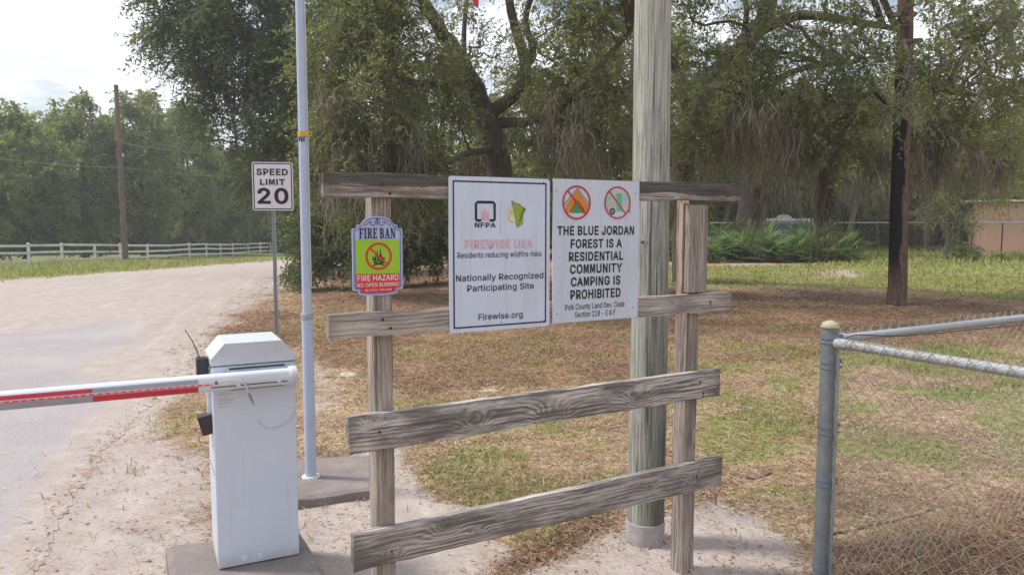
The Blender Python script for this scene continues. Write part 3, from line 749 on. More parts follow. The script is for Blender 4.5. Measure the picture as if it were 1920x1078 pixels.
def make_tree(name, label, cat, base, limbs, blobs, leaf, bark, dens=1.0, ll=.10, lw=.042, k=14, tw=.55,
              moss=(), group=None, sub=11, holes=.0, seed=0, visible_twigs=True, rsub=.02, spread=.26):
    """limbs: list of (points, radii) in world space; blobs: (centre, (rx, ry, rz), weight) in world space"""
    root = thing(name, label, cat, base, 0, group); o0 = np.array(base, float)
    wood_ = MB(); nodes = []
    for pts, rs in limbs:
        P, R = smooth_path(pts, rs)
        P = [p + rng.normal(size=3) * r * (.03 if cat == 'tree' and name == 'pine_tree' else .12) for p, r in zip(P, R)]
        wood_.tube([p - o0 for p in P], R, 10); nodes += P[len(P) // 4:]
    nodes = np.array(nodes)
    sp, sdr, twigs = [], [], []
    for c, r3, wgt in blobs:
        c = np.array(c, float); r3 = np.array(r3, float); rm = r3.prod() ** (1 / 3)
        # a branch from the closest lower limb to this clump
        dd = np.linalg.norm(nodes - c, axis=1) + .8 * np.maximum(0, nodes[:, 2] - c[2])
        a = nodes[int(np.argmin(dd))]
        L = np.linalg.norm(c - a)
        rb = min(.075, .014 + .016 * L)
        if L > .3: wood_.tube([p - o0 for p in bend(a, c, 5, .06)], np.linspace(rb, rb * .55, 6), 6)
        ns = max(4, int(sub * wgt * rm))
        u = rng.normal(size=(ns, 3)); u /= np.linalg.norm(u, axis=1, keepdims=True)
        q = c + u * r3 * (.45 + .55 * rng.random((ns, 1)))
        for e in q:
            pb = bend(c, e, 3, .05, .2); twigs += [(pb[i], pb[i + 1], rsub * (1 - .28 * i), rsub * (1 - .28 * (i + 1))) for i in range(3)]
        ntw = int(95 * dens * wgt * rm ** 2)
        ei = rng.integers(0, ns, ntw); t = .35 + .75 * rng.random((ntw, 1))
        p = c + (q[ei] - c) * t + rng.normal(size=(ntw, 3)) * spread * rm * .5
        if holes > 0:
            h = fbm(p[:, 0] * 1.1, p[:, 1] * 1.1, p[:, 2] * 1.1, seed, 2); p = p[h > holes]; ei = ei[h > holes]
        out = (p - c) / r3; d = out / (np.linalg.norm(out, axis=1, keepdims=True) + .3) + .55 * rng.normal(size=p.shape); d[:, 2] -= .12
        d /= np.linalg.norm(d, axis=1, keepdims=True)
        sp.append(p); sdr.append(d)
    wm = wood_.build('trunk', bark, root, smooth=True)
    if sp:
        P, D = np.concatenate(sp), np.concatenate(sdr)
        V, F = sprigs(P - o0, D, tw * (.6 + .8 * rng.random(len(P))), k, ll, lw)
        tone = np.repeat(rng.random(len(P)) * .6, k) + .4 * rng.random(len(F))
        tone = np.clip(tone + .5 * (np.repeat(fbm(P[:, 0] * .5, P[:, 1] * .5, P[:, 2] * .5, seed + 5, 2), k) - .5), 0, 1)
        link('crown', mesh_np(name + '_crown', V, F, tone), M[leaf], root)
        if visible_twigs:
            A = np.array([t[0] for t in twigs]) - o0; B = np.array([t[1] for t in twigs]) - o0
            ra = np.array([t[2] for t in twigs]); rb = np.array([t[3] for t in twigs])
            pick = rng.random(len(P)) < .45
            E = P[pick] - o0; Ln = tw * 1.0
            E2 = E + D[pick] * Ln; E2[:, 2] -= .3 * Ln
            V, F = cat_meshes([sticks(A, B, ra, rb), sticks(E - D[pick] * .25, E2, .008, .003)])
            link('branches', mesh_np(name + '_branches', V, F), M['bark_pale'], root)
    if moss:
        Pm, Ls = [], []
        for c, r3, n in moss:
            u = rng.normal(size=(n, 3)) * .5
            # tresses hang in clumps
            g = max(3, n // 28); cc = rng.normal(size=(g, 3)) * .55
            gi = rng.integers(0, g, n); u = cc[gi] + rng.normal(size=(n, 3)) * .11
            Pm.append(np.array(c) + u * np.array(r3)); Ls.append((.35 + 1.0 * rng.random(g))[gi])
        Pm = np.concatenate(Pm)
        V, F, tn = moss_strands(Pm - o0, moss_len[0], moss_len[1], .015, 6, np.concatenate(Ls))
        link('moss', mesh_np(name + '_moss', V, F, tn), M['moss'], root)
    return root
moss_len = [.35, 1.5]

def blob(px, py, Y, rpx, rpy, ry, w=1.0):
    c = at(px, py, Y); s = Y / FPX
    return (c, (rpx * s, ry, rpy * s), w)

def mossat(px, py, Y, rpx, rpy, ry, n):
    s = Y / FPX; return (at(px, py, Y), (rpx * s, ry, rpy * s), n)

def limb(Y, pts, r0, r1, dY=0.0):
    n = len(pts); P = [at(px, py, Y + dY * i / max(1, n - 1)) for i, (px, py) in enumerate(pts)]
    return (P, list(np.linspace(r0, r1, n)))

def onground(px, Y):
    p = at(px, 450, Y); return np.array([p[0], Y, float(gh(p[0], Y))])

def build_trees():
    # --- the big live oak behind the signs
    b = onground(945, 20.5)
    tr = ([b - [0, 0, .3], at(940, 420, 20.4), at(934, 310, 20.2), at(908, 215, 20.0)], [.46, .36, .33, .31])
    limbs = [tr,
             limb(20.0, [(908, 215), (885, 150), (850, 90), (815, 40), (785, -20), (740, -120)], .26, .10, -1.5),
             limb(20.0, [(908, 222), (945, 195), (980, 160), (985, 120), (968, 60), (950, -20), (940, -140)], .20, .08, -1.0),
             limb(19.8, [(985, 130), (1000, 90), (985, 40), (1010, -40), (1060, -120)], .11, .05, -1.0),
             limb(20.0, [(905, 235), (875, 150), (870, 60), (880, -40)], .10, .05, .8),
             limb(20.0, [(925, 280), (890, 285), (850, 300), (800, 330)], .10, .04, -2.5),
             limb(20.0, [(930, 230), (1000, 225), (1070, 190), (1130, 120), (1180, 60)], .15, .05, -2.0),
             limb(20.0, [(880, 150), (800, 160), (720, 140), (640, 150)], .13, .05, -2.5)]
    B = []
    for px, py, Y, rx, ry_, w in [(640, 60, 17.5, 75, 70, 1.1), (700, 150, 17, 80, 70, 1.1), (610, 190, 17.5, 60, 80, 1.0), (660, 260, 17, 75, 70, 1.1), (760, 250, 17.5, 80, 60, 1.1),
                                  (600, 300, 18, 50, 70, .9), (700, 330, 17.6, 80, 50, 1.1), (800, 320, 18, 70, 50, 1.0), (740, 60, 18, 80, 70, 1.0), (810, 150, 19, 60, 60, .8), (690, -30, 18, 90, 60, 1), (800, -40, 19.5, 80, 40, .6),
                                  (1020, 280, 19, 60, 55, 1.0), (1090, 250, 18.5, 70, 70, 1.1), (1060, 160, 18.5, 60, 60, 1.0), (1140, 150, 18, 70, 80, 1.1), (1120, 40, 18, 80, 70, 1.1), (1060, 50, 19, 50, 50, .7), (1140, 290, 18.5, 60, 50, 1.0),
                                  (1030, -30, 19, 60, 40, .5), (1150, -50, 18, 90, 60, 1), (860, 20, 20.5, 40, 40, .35), (930, 110, 21, 40, 40, .35), (850, 215, 18.8, 50, 40, .6),
                                  (700, -230, 15, 170, 70, 1.2), (900, -330, 13, 200, 80, .5), (640, -330, 13.5, 200, 80, .5), (1180, -340, 13, 200, 80, .5), (900, -260, 16, 170, 70, .7), (1100, -220, 15, 170, 70, .8), (820, 90, 17, 45, 60, .55),  (1010, 100, 18, 40, 60, .5), (770, 10, 17.5, 50, 50, .6), (980, 40, 18, 40, 50, .4), (900, 90, 18.4, 30, 40, .35), (850, 330, 21.5, 90, 50, 1.0), (1000, 330, 21.5, 90, 40, .9), (760, 380, 19, 90, 40, .8), (680, 400, 18.6, 80, 40, .8), (590, 100, 18.2, 50, 60, .9)]:  # clumps high above the view are added to shade the lawn
        B.append(blob(px, py, Y, rx, ry_, 1.1, w))
    make_tree('oak_tree', 'large spreading live oak with forked dark trunk directly behind the white signs', 'tree', b, limbs, B, 'leaf_oak', M['bark'],
              dens=2.7, ll=.095, lw=.036, k=16, tw=.62, seed=1,
              moss=[mossat(640, 210, 17.0, 50, 60, .8, 460), mossat(740, 270, 17.0, 70, 50, .8, 420), mossat(690, 330, 16.8, 70, 40, .8, 320), mossat(900, 300, 19.5, 60, 20, .5, 160), mossat(1080, 250, 17.8, 60, 60, .8, 400), mossat(590, 270, 17.8, 30, 30, .6, 150)])
    # --- tall dense oak on the left
    b = onground(612, 29)
    limbs = [([b - [0, 0, .3], at(590, 330, 29), at(540, 150, 29), at(500, -60, 29), at(490, -250, 29)], [.40, .32, .28, .2, .12]),
             limb(29, [(535, 180), (470, 110), (410, 60), (330, 20)], .16, .05, -2), limb(29, [(520, 60), (460, -20), (380, -60), (300, -60)], .14, .05, -1),
             limb(29, [(545, 250), (480, 230), (430, 200)], .12, .05, -2), limb(29, [(440, 160), (438, 230), (446, 275)], .06, .03, 0)]
    B = [blob(px, py, Y, rx, ry_, 1.9, w) for px, py, Y, rx, ry_, w in
         [(300, 20, 28, 55, 45, .75), (350, 60, 27.5, 60, 60, 1.0), (340, 115, 28, 45, 40, .6), (410, 40, 27, 70, 60, 1.1), (400, 130, 27.5, 60, 55, 1.0), (470, 90, 27, 70, 70, 1.1), (460, 190, 27.5, 60, 50, .9), (400, 205, 28, 45, 40, .65), (540, 60, 28, 70, 80, 1.1),
          (530, 170, 28, 60, 60, 1.0), (480, 250, 29, 60, 40, .6), (540, 270, 29, 55, 50, .9), (290, -60, 28, 60, 50, .9), (380, -50, 27, 80, 60, 1), (480, -40, 27, 80, 60, 1), (570, -60, 28, 80, 60, 1), (265, 60, 28.5, 25, 25, .35), (370, 260, 29, 30, 40, .3), (500, 330, 30, 60, 50, .7), (560, 360, 29, 50, 60, .8), (420, 290, 30, 35, 30, .35)]]
    make_tree('oak_tree', 'tall dense dark tree whose leafy edge stands against the white sky', 'tree', b, limbs, B, 'leaf_deep', M['bark'],
              dens=1.9, ll=.125, lw=.052, k=15, tw=.75, seed=11, moss=[mossat(440, 220, 27.5, 25, 40, .6, 120)])
    # --- right hand oak with its dark trunk beside the wooden pole
    b = onground(1284, 22)
    limbs = [([b - [0, 0, .3], at(1282, 400, 22), at(1280, 300, 22), at(1292, 230, 21.8), at(1312, 170, 21.5), at(1370, 110, 20.8), at(1420, 55, 20), at(1450, -30, 19.4), at(1470, -160, 19)], [.40, .35, .33, .31, .28, .26, .25, .2, .1]),
             limb(21.8, [(1292, 225), (1270, 140), (1250, 60), (1245, -60)], .16, .07, -1),
             limb(21.4, [(1330, 160), (1420, 165), (1500, 130), (1580, 120)], .15, .04, -3),
             limb(20.2, [(1410, 65), (1500, 30), (1600, 40), (1700, 60)], .16, .05, -3),
             limb(21.6, [(1300, 205), (1380, 230), (1450, 225), (1520, 250)], .12, .04, -2.5),
             limb(20.6, [(1390, 95), (1400, 20), (1380, -60)], .1, .05, -1)]
    B = [blob(px, py, Y, rx, ry_, 1.1, w) for px, py, Y, rx, ry_, w in
         [(1300, 40, 19, 60, 50, .55), (1270, 130, 19.5, 45, 60, .8), (1350, 130, 19, 70, 55, 1.1), (1290, 190, 20, 50, 40, .8), (1400, 190, 18.5, 70, 50, 1.1), (1340, 240, 19.5, 70, 40, .9), (1450, 110, 18, 70, 60, 1.0), (1480, 210, 17.5, 70, 50, 1.1),
          (1550, 160, 17, 70, 60, 1.0), (1540, 60, 17, 80, 50, .7), (1620, 110, 16.6, 60, 60, .8), (1560, 270, 17.5, 70, 45, 1.0), (1620, 230, 17, 60, 50, 1.0), (1500, 300, 19, 70, 30, .7), (1400, 280, 20, 60, 30, .7),
          (1330, -210, 15.5, 170, 70, 1.2), (1450, -340, 13, 200, 80, .7), (1300, -120, 16.5, 120, 40, .9), (1520, -230, 14.5, 170, 70, .8), (1330, 160, 17, 45, 40, .7), (1390, 80, 17.2, 45, 45, .6), (1300, 260, 18, 35, 35, .6), (1470, 40, 16.5, 50, 40, .55), (1600, 60, 16, 60, 40, .6), (1690, 30, 14.6, 40, 50, .5), (1700, 150, 14.8, 30, 50, .5), (1668, 205, 15, 35, 25, .5), (1500, 150, 16.4, 50, 50, .6), (1580, 200, 16.2, 50, 40, .7), (1360, 30, 20, 50, 40, .4), (1280, -50, 19, 70, 50, .9), (1400, -60, 19, 90, 50, .9), (1540, -50, 17.5, 90, 50, .9), (1620, 20, 17, 60, 40, .5), (1250, 230, 20.5, 40, 50, .8), (1620, 300, 18, 50, 30, .5), (1235, 320, 22.5, 50, 40, .7), (1260, 390, 23, 40, 40, .5)]]  # unseen overhead clumps here are added for the shade they cast below
    make_tree('oak_tree', 'mossy oak whose dark trunk stands just right of the wooden pole', 'tree', b, limbs, B, 'leaf_oak', M['bark'],
              dens=2.3, ll=.092, lw=.036, k=15, tw=.6, seed=21,
              moss=[mossat(1400, 215, 17.6, 70, 40, .8, 700), mossat(1480, 235, 17, 60, 40, .6, 420), mossat(1550, 350, 18, 10, 40, .15, 260), mossat(1425, 340, 19, 8, 45, .12, 90), mossat(1340, 250, 20, 40, 20, .5, 240), mossat(1620, 290, 17.2, 40, 20, .5, 180)])
    # --- scorched pine
    b = gpt(1682, 572)
    limbs = [([b - [0, 0, .3], at(1683, 500, 15.85), at(1690, 250, 15.9), at(1696, 100, 15.9), at(1700, -120, 15.9), at(1706, -420, 15.9)], [.215, .185, .17, .16, .14, .10]),
             limb(15.9, [(1690, 235), (1660, 195), (1640, 175)], .045, .02, -.5)]
    make_tree('pine_tree', 'straight pine with a charred black side standing alone on the lawn', 'tree', b, limbs,
              [blob(1700, -330, 15.9, 170, 90, 1.6, .8), blob(1640, -260, 15.6, 90, 60, 1.2, .6), blob(1780, -240, 15.5, 90, 60, 1.2, .6)], 'leaf_deep', M['pine_bark'], dens=.6, seed=31)
    # --- oak to the right of the pine
    b = onground(2010, 21)
    limbs = [([b - [0, 0, .3], at(2005, 300, 21), at(1990, 120, 20.6), at(1960, -60, 20), at(1940, -200, 20)], [.38, .32, .26, .2, .1]),
             limb(20.6, [(1995, 170), (1900, 165), (1820, 180), (1760, 170)], .09, .025, -3), limb(20.8, [(2000, 230), (1900, 260), (1820, 270), (1770, 250)], .13, .04, -3),
             limb(20.2, [(1975, 30), (1900, -60), (1820, -90), (1750, -80)], .12, .04, -3)]
    B = [blob(px, py, Y, rx, ry_, 1.1, w) for px, py, Y, rx, ry_, w in
         [(1760, 60, 17.5, 70, 50, .6), (1750, 170, 17, 60, 60, .8), (1800, 240, 17.5, 70, 50, 1.0), (1730, 280, 17.5, 55, 45, .9), (1830, 310, 18.5, 60, 40, .8), (1880, 280, 19, 60, 40, .8), (1790, 340, 19, 60, 25, .6), (1820, 100, 18, 55, 40, .5), (1860, 180, 18, 40, 40, .4),
          (1900, 90, 18, 40, 70, .5), (1910, 230, 19, 40, 40, .5), (1760, -220, 14.5, 170, 70, .8), (1900, 150, 17, 50, 45, .8), (1830, 30, 17, 60, 45, .7), (1900, 40, 17, 45, 45, .6), (1950, -200, 15, 150, 80, .8), (1840, 140, 16.4, 45, 45, .7), (1780, 120, 16.4, 45, 45, .6), (1870, 40, 16.6, 45, 40, .5), (1700, 130, 17, 45, 45, .6), (1900, 350, 20, 40, 30, .5), (1980, 200, 20, 60, 90, .9), (1900, -20, 18.5, 70, 30, .5), (1720, -40, 17, 80, 40, .6), (1980, 30, 19, 70, 70, .8), (1890, 330, 21, 60, 30, .5)]]
    make_tree('oak_tree', 'leafy oak reaching in from the right edge above the tan shed', 'tree', b, limbs, B, 'leaf_olive', M['bark'],
              dens=2.2, ll=.095, lw=.037, k=15, tw=.6, seed=41,
              moss=[mossat(1760, 290, 16.8, 60, 40, .5, 420), mossat(1850, 300, 18.5, 50, 20, .5, 200), mossat(1890, 20, 18, 20, 20, .4, 80), mossat(1740, 240, 17.2, 30, 30, .5, 180)])
    # --- the dark evergreen bush at the corner of the road
    b = onground(690, 21.5)
    limbs = [([b - [0, 0, .2], at(690, 450, 21.5), at(680, 390, 21.5)], [.12, .09, .05]), limb(21.5, [(690, 480), (630, 440), (600, 400)], .07, .03), limb(21.5, [(690, 480), (760, 440), (800, 400)], .07, .03)]
    B = [blob(px, py, Y, rx, ry_, .9, w) for px, py, Y, rx, ry_, w in
         [(590, 455, 21, 35, 45, 1.2), (566, 470, 21.6, 22, 40, 1.2), (572, 420, 22, 30, 45, 1.1), (560, 505, 21.6, 16, 18, 1.2), (600, 360, 22, 40, 40, 1.0), (640, 480, 20.6, 45, 35, 1.3), (610, 400, 21.4, 50, 45, 1.2), (680, 440, 20.8, 50, 50, 1.3), (730, 470, 20.8, 50, 40, 1.3), (790, 450, 21, 50, 50, 1.3), (740, 410, 21.4, 60, 40, 1.2), (830, 470, 21.6, 40, 40, 1.2), (580, 500, 20.6, 30, 22, 1.2), (690, 495, 20.4, 50, 20, 1.1), (820, 405, 22, 50, 40, 1.0), (770, 490, 20.8, 40, 22, 1.1)]]
    make_tree('evergreen_bush', 'dense dark evergreen bush at the road corner behind the fire ban sign', 'bush', b, limbs, B, 'leaf_deep', M['bark'],
              dens=3.2, ll=.085, lw=.045, k=14, tw=.42, seed=51)

    # --- the wood beyond the road on the left: a row of broad crowns behind the white fence
    def row_tree(px, Y, top, hw, label, leafm, seed, low=450, kind='oak_tree', group='trees behind the white fence', tone_d=1.0, ll=.22, lw=.12):
        bb = onground(px, Y); topz = at(px, top, Y)[2]; lowz = at(px, low, Y)[2]; s = Y / FPX; R = hw * s
        lb = [([bb - [0, 0, .3], bb + [.2, 0, (lowz - bb[2]) * .6 + 1], bb + [0, .3, (topz - bb[2]) * .55], bb + [.3, 0, (topz - bb[2]) * .85]], [.3, .24, .16, .05])]
        for q in range(3):
            a = q * 2.1 + seed; e = bb + [R * .7 * math.cos(a), R * .5 * math.sin(a), (topz - bb[2]) * (.45 + .12 * q)]
            lb.append((bend(bb + [.1, .1, (topz - bb[2]) * .28], e, 3), [.15, .11, .08, .04]))
        B = []; Hh = topz - lowz; nb = 22
        for q in range(nb):
            f = (q + .5) / nb; a = q * 2.4 + seed
            rr = R * (.35 + .55 * math.sin(math.pi * min(.98, .18 + .80 * f)) ) * (0.35 if q == nb - 1 else (.55 + .45 * random.random()))
            cz = lowz + Hh * (.04 + .84 * f)
            rb = R * (.27 + .13 * random.random()) * (1 - .25 * f)
            B.append((np.array([bb[0] + rr * math.cos(a), bb[1] + rr * .8 * math.sin(a), cz]), (rb, rb, rb * .8), 1.0))
        return make_tree(kind, label, 'tree', bb, lb, B, leafm, M['bark'], dens=1.35 * tone_d, ll=ll, lw=lw, k=13, tw=.85, seed=seed, group=group, visible_twigs=False, spread=.22)
    row_tree(-80, 52, 150, 130, 'broad green tree cut by the left edge of the view behind the white fence', 'leaf_far', 60, 455)
    row_tree(45, 58, 172, 105, 'rounded green tree left of the low dip in the treeline', 'leaf_far', 61, 462)
    row_tree(158, 63, 156, 92, 'rounded green tree just left of the roadside utility pole', 'leaf_far', 62, 455)
    row_tree(268, 66, 150, 85, 'green tree rising directly right of the roadside utility pole', 'leaf_far', 63, 430)
    row_tree(345, 74, 170, 85, 'broad green tree over the dark gap under the far wood', 'leaf_far', 64, 425)
    row_tree(425, 80, 270, 80, 'lower yellow green tree near the far end of the white fence', 'leaf_fresh', 65, 440)
    row_tree(505, 92, 285, 80, 'lower green tree seen behind the speed limit sign', 'leaf_far', 66, 450)
    row_tree(590, 96, 250, 90, 'distant green tree behind the grey flagpole at the road bend', 'leaf_far', 67, 460)
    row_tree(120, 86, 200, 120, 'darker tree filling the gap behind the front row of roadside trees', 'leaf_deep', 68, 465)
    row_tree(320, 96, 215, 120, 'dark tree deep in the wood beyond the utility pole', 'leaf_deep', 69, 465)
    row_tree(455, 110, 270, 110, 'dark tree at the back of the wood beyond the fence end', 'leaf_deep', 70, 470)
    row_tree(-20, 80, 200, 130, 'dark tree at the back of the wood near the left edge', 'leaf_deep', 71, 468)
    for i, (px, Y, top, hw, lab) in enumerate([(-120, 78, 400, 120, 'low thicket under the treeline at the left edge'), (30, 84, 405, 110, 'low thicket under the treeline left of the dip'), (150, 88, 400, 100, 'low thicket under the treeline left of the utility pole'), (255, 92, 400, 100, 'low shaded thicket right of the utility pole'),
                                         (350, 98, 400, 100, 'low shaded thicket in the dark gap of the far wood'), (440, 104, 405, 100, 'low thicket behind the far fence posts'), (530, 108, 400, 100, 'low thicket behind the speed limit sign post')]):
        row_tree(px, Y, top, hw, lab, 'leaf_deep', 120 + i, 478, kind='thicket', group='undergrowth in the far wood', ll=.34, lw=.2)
    for i, (px, Y, top, hw, lab) in enumerate([(700, 52, 380, 110, 'low thicket behind the evergreen bush'), (880, 56, 385, 110, 'low thicket behind the white signs'), (1060, 56, 385, 110, 'low thicket left of the wooden pole at the back'), (1220, 58, 380, 100, 'low thicket behind the wooden pole'), (1370, 62, 370, 100, 'grey thicket behind the left palmettos'),
                                         (1500, 60, 370, 100, 'grey thicket behind the white van'), (1620, 62, 365, 100, 'grey thicket behind the far fence left of the pine'), (1740, 60, 365, 90, 'grey thicket behind the far fence right of the pine'), (1850, 66, 370, 100, 'grey thicket behind the shed'), (2000, 62, 370, 110, 'grey thicket beyond the right edge')]):
        row_tree(px, Y, top, hw, lab, 'leaf_olive', 140 + i, 462, kind='thicket', group='undergrowth behind the lawn', ll=.24, lw=.13)
    # --- wood behind the lawn and behind the chain link fence
    g = 'trees behind the lawn'
    for i, (px, Y, top, hw, low, label, lm) in enumerate([
        (650, 36, -90, 150, 470, 'shaded tree behind the evergreen bush', 'leaf_deep'),
        (830, 42, 60, 150, 450, 'shaded tree far behind the large live oak', 'leaf_deep'),
        (1010, 38, 120, 150, 440, 'shaded tree behind the white signs on the far side of the lawn', 'leaf_olive'),
        (1180, 44, -60, 150, 450, 'shaded tree behind the wooden pole at the back of the lawn', 'leaf_olive'),
        (1350, 50, 150, 130, 440, 'grey green tree behind the left end of the palmettos', 'leaf_olive'),
        (1500, 47, 140, 130, 430, 'grey green mossy tree behind the palmettos and the white van', 'leaf_olive'),
        (1640, 52, 110, 130, 430, 'grey green mossy tree behind the chain link fence left of the pine', 'leaf_olive'),
        (1760, 50, 170, 120, 430, 'grey green mossy tree behind the chain link fence beside the shed', 'leaf_olive'),
        (1900, 56, 200, 140, 430, 'grey green tree rising behind the tan shed roof', 'leaf_olive'),
        (2060, 50, 120, 150, 440, 'grey green tree behind the right end of the tan shed', 'leaf_olive')]):
        t = row_tree(px, Y, top, hw, label, lm, 80 + i, low, group=g, tone_d=1.0, ll=.18, lw=.085)
        if px > 1300:
            bb = np.array(t.location); s = Y / FPX
            P = np.array([bb + np.array([rng.normal() * hw * s * .45, -1.5 + rng.normal() * 1.2, at(px, 300, Y)[2] - bb[2] + rng.normal() * 1.0]) for _ in range(60)])
            P = np.repeat(P, 16, 0) + rng.normal(size=(960, 3)) * .28
            V, F, tn = moss_strands(P - bb, .8, 3.2, .035)
            link('moss', mesh_np('moss', V, F, tn), M['moss'], t)
    # --- bare arching oak limb and trunk beyond the palmettos
    b = onground(1385, 37)
    limbs = [([b - [0, 0, .3], at(1388, 430, 37), at(1398, 395, 37), at(1425, 372, 36.8), at(1465, 352, 36.5), at(1505, 350, 36.5), at(1550, 362, 36.5), at(1590, 385, 36)], [.34, .30, .27, .24, .2, .17, .13, .06]),
             ([at(1394, 410, 37), at(1398, 330, 37), at(1410, 240, 37), at(1400, 120, 37)], [.30, .30, .25, .15]),
             limb(36.5, [(1500, 350), (1570, 330), (1620, 355), (1660, 345)], .13, .05)]
    B = [blob(px, py, 36.5, rx, ry_, 1.6, w) for px, py, rx, ry_, w in [(1400, 160, 80, 60, .9), (1470, 220, 70, 50, .8), (1330, 230, 70, 50, .8), (1540, 300, 60, 30, .5), (1620, 320, 60, 30, .5), (1450, 300, 60, 30, .5)]]
    make_tree('oak_tree', 'leaning mossy oak with an arching low limb above the palmettos', 'tree', b, limbs, B, 'leaf_olive', M['bark'], dens=.8, ll=.18, lw=.075, k=12, tw=.7, seed=95,
              moss=[mossat(1500, 360, 36.5, 90, 14, .5, 420), mossat(1430, 330, 36.8, 60, 25, .6, 300), mossat(1620, 350, 36.3, 60, 20, .5, 300)])
    # --- slim grey trunks with moss in the wood beyond the fence
    for i, (px, Y, r0, lab) in enumerate([(1432, 42, .16, 'slim grey trunk draped in moss behind the palmettos'), (1590, 43, .18, 'slim grey mossy trunk left of the charred pine beyond the fence'), (1648, 46, .13, 'thin pale trunk close to the left of the charred pine'),
                                          (1738, 43, .15, 'slim grey mossy trunk right of the charred pine beyond the fence'), (1352, 44, .2, 'grey mossy trunk behind the right sign post'), (1880, 47, .18, 'grey mossy trunk rising behind the tan shed')]):
        b = onground(px, Y); l_ = 22 * math.sin(i * 2.1)
        limbs = [([b - [0, 0, .3], at(px + l_ * .3, 420, Y), at(px + l_, 340, Y), at(px + l_ * .5, 240, Y), at(px + l_, 150, Y)], [r0, r0 * .9, r0 * .8, r0 * .6, r0 * .3]),
                 limb(Y, [(px + l_, 350), (px + 40 * (-1) ** i, 325), (px + 85 * (-1) ** i, 330)], r0 * .5, .03), limb(Y, [(px + l_, 320), (px - 35 * (-1) ** i, 280), (px - 60 * (-1) ** i, 240)], r0 * .5, .03)]
        B = [blob(px + dx, py, Y - 1, rx, ry_, 1.4, w) for dx, py, rx, ry_, w in [(0, 190, 60, 45, .9), (45, 260, 45, 35, .8), (-45, 270, 45, 35, .8), (10, 330, 50, 22, .6)]]
        make_tree('oak_tree', lab, 'tree', b, limbs, B, 'leaf_olive', M['bark_pale'], dens=.9, ll=.17, lw=.075, k=12, tw=.7, seed=200 + i, group='slim mossy trees beyond the fence',
                  moss=[mossat(px, 340, Y - .8, 55, 26, .7, 260)], visible_twigs=False)
    # --- slender shrub tree by the shed
    b = onground(1776, 35)
    limbs = [([b - [0, 0, .2], at(1776, 455, 35), at(1770, 410, 35), at(1760, 330, 35)], [.10, .09, .06, .03]), limb(35, [(1773, 430), (1790, 390), (1800, 350)], .05, .02)]
    B = [blob(px, py, 35, rx, ry_, .7, w) for px, py, rx, ry_, w in [(1760, 400, 35, 35, .8), (1800, 420, 35, 35, .9), (1785, 360, 40, 30, .8), (1740, 360, 30, 30, .6), (1800, 470, 22, 25, 1.2)]]
    make_tree('small_tree', 'slender small tree with thin trunk left of the tan shed', 'tree', b, limbs, B, 'leaf_olive', M['bark_pale'], dens=1.4, ll=.12, lw=.055, k=12, tw=.5, seed=97,
              moss=[mossat(1770, 400, 35, 30, 20, .4, 160)])
    # --- weedy shrubs along the shed wall, each its own
    for i, (px, Y, h, lab) in enumerate([(1810, 34.0, .8, 'taller weedy shrub at the left corner of the tan shed'), (1865, 33.6, .34, 'low leafy weed clump in front of the tan shed wall'), (1915, 33.6, .38, 'leafy weed clump by the right edge before the shed')]):
        b = onground(px, Y); B = [(b + [rng.normal() * .35, rng.normal() * .2, h * (.3 + .5 * rng.random())], (.40 * min(1, h + .3), .35, .30 * h), 2.2) for _ in range(5)]
        make_tree('shrub', lab, 'shrub', b, [([b - [0, 0, .1], b + [0, 0, h * .6]], [.03, .015])], B, 'leaf_fresh' if i else 'leaf_oak', M['bark'], dens=1.6, ll=.11, lw=.06, k=10, tw=.35, seed=100 + i, visible_twigs=False, group='weeds along the shed')
    # --- palmettos
    def frond(rs, dead=False):
        """a fan of folded blades at the end of a stalk"""
        L = .66 + .2 * rs.random(); nb = 14; V, F = [], []
        for q in range(nb):
            a = (q / (nb - 1) - .5) * 3.5; d = np.array([math.cos(a), math.sin(a), .10 * math.cos(2 * a)]); l = L * (.72 + .28 * math.cos(a * .7)) * (.9 + .2 * rs.random())
            s_ = np.array([-math.sin(a), math.cos(a), 0]) * .034; e = d * l; e[2] -= .07 * l * (1 + rs.random()); mid = d * l * .55; mid[2] -= .02
            n = len(V); V += [np.zeros(3), mid + s_, e, mid - s_ + [0, 0, .02]]; F.append((n, n + 1, n + 2, n + 3))
        return np.array(V), F
    def palmetto(seed):
        rs = np.random.default_rng(seed); live, dead, st = [], [], MB()
        for q in range(22):
            isd = q >= 18
            az = rs.random() * 6.283; el = (.15 if isd else rs.uniform(.25, 1.35)); Ls = rs.uniform(.5, 1.15) if not isd else .6
            p = np.array([math.cos(az) * math.cos(el), math.sin(az) * math.cos(el), math.sin(el)]) * Ls + [0, 0, .15]
            st.tube([(0, 0, .05), p * .5 + [0, 0, .05], p], [.014, .011, .008], 4)
            V, F = frond(rs, isd); el2 = el * .75 - .15
            R = Matrix.Rotation(az, 3, 'Z') @ Matrix.Rotation(-el2, 3, 'Y') @ Matrix.Rotation(rs.uniform(-.6, .6), 3, 'X')
            V = V @ np.array(R).T + p; (dead if isd else live).append((V, np.array(F)))
        out = []
        for lst, nm in ((live, 'palmetto_fronds'), (dead, 'palmetto_dead_fronds')):
            V, F = cat_meshes(lst); out.append(mesh_np(nm, V, F, rs.random(len(F))))
        return out + [st.mesh('palmetto_stalks')]
    kinds = [palmetto(300 + q) for q in range(4)]
    for me in {m[0] for m in kinds}: me.materials.append(M['palm'])
    for me in {m[1] for m in kinds}: me.materials.append(M['palm_dead'])
    for me in {m[2] for m in kinds}: me.materials.append(M['palm'])
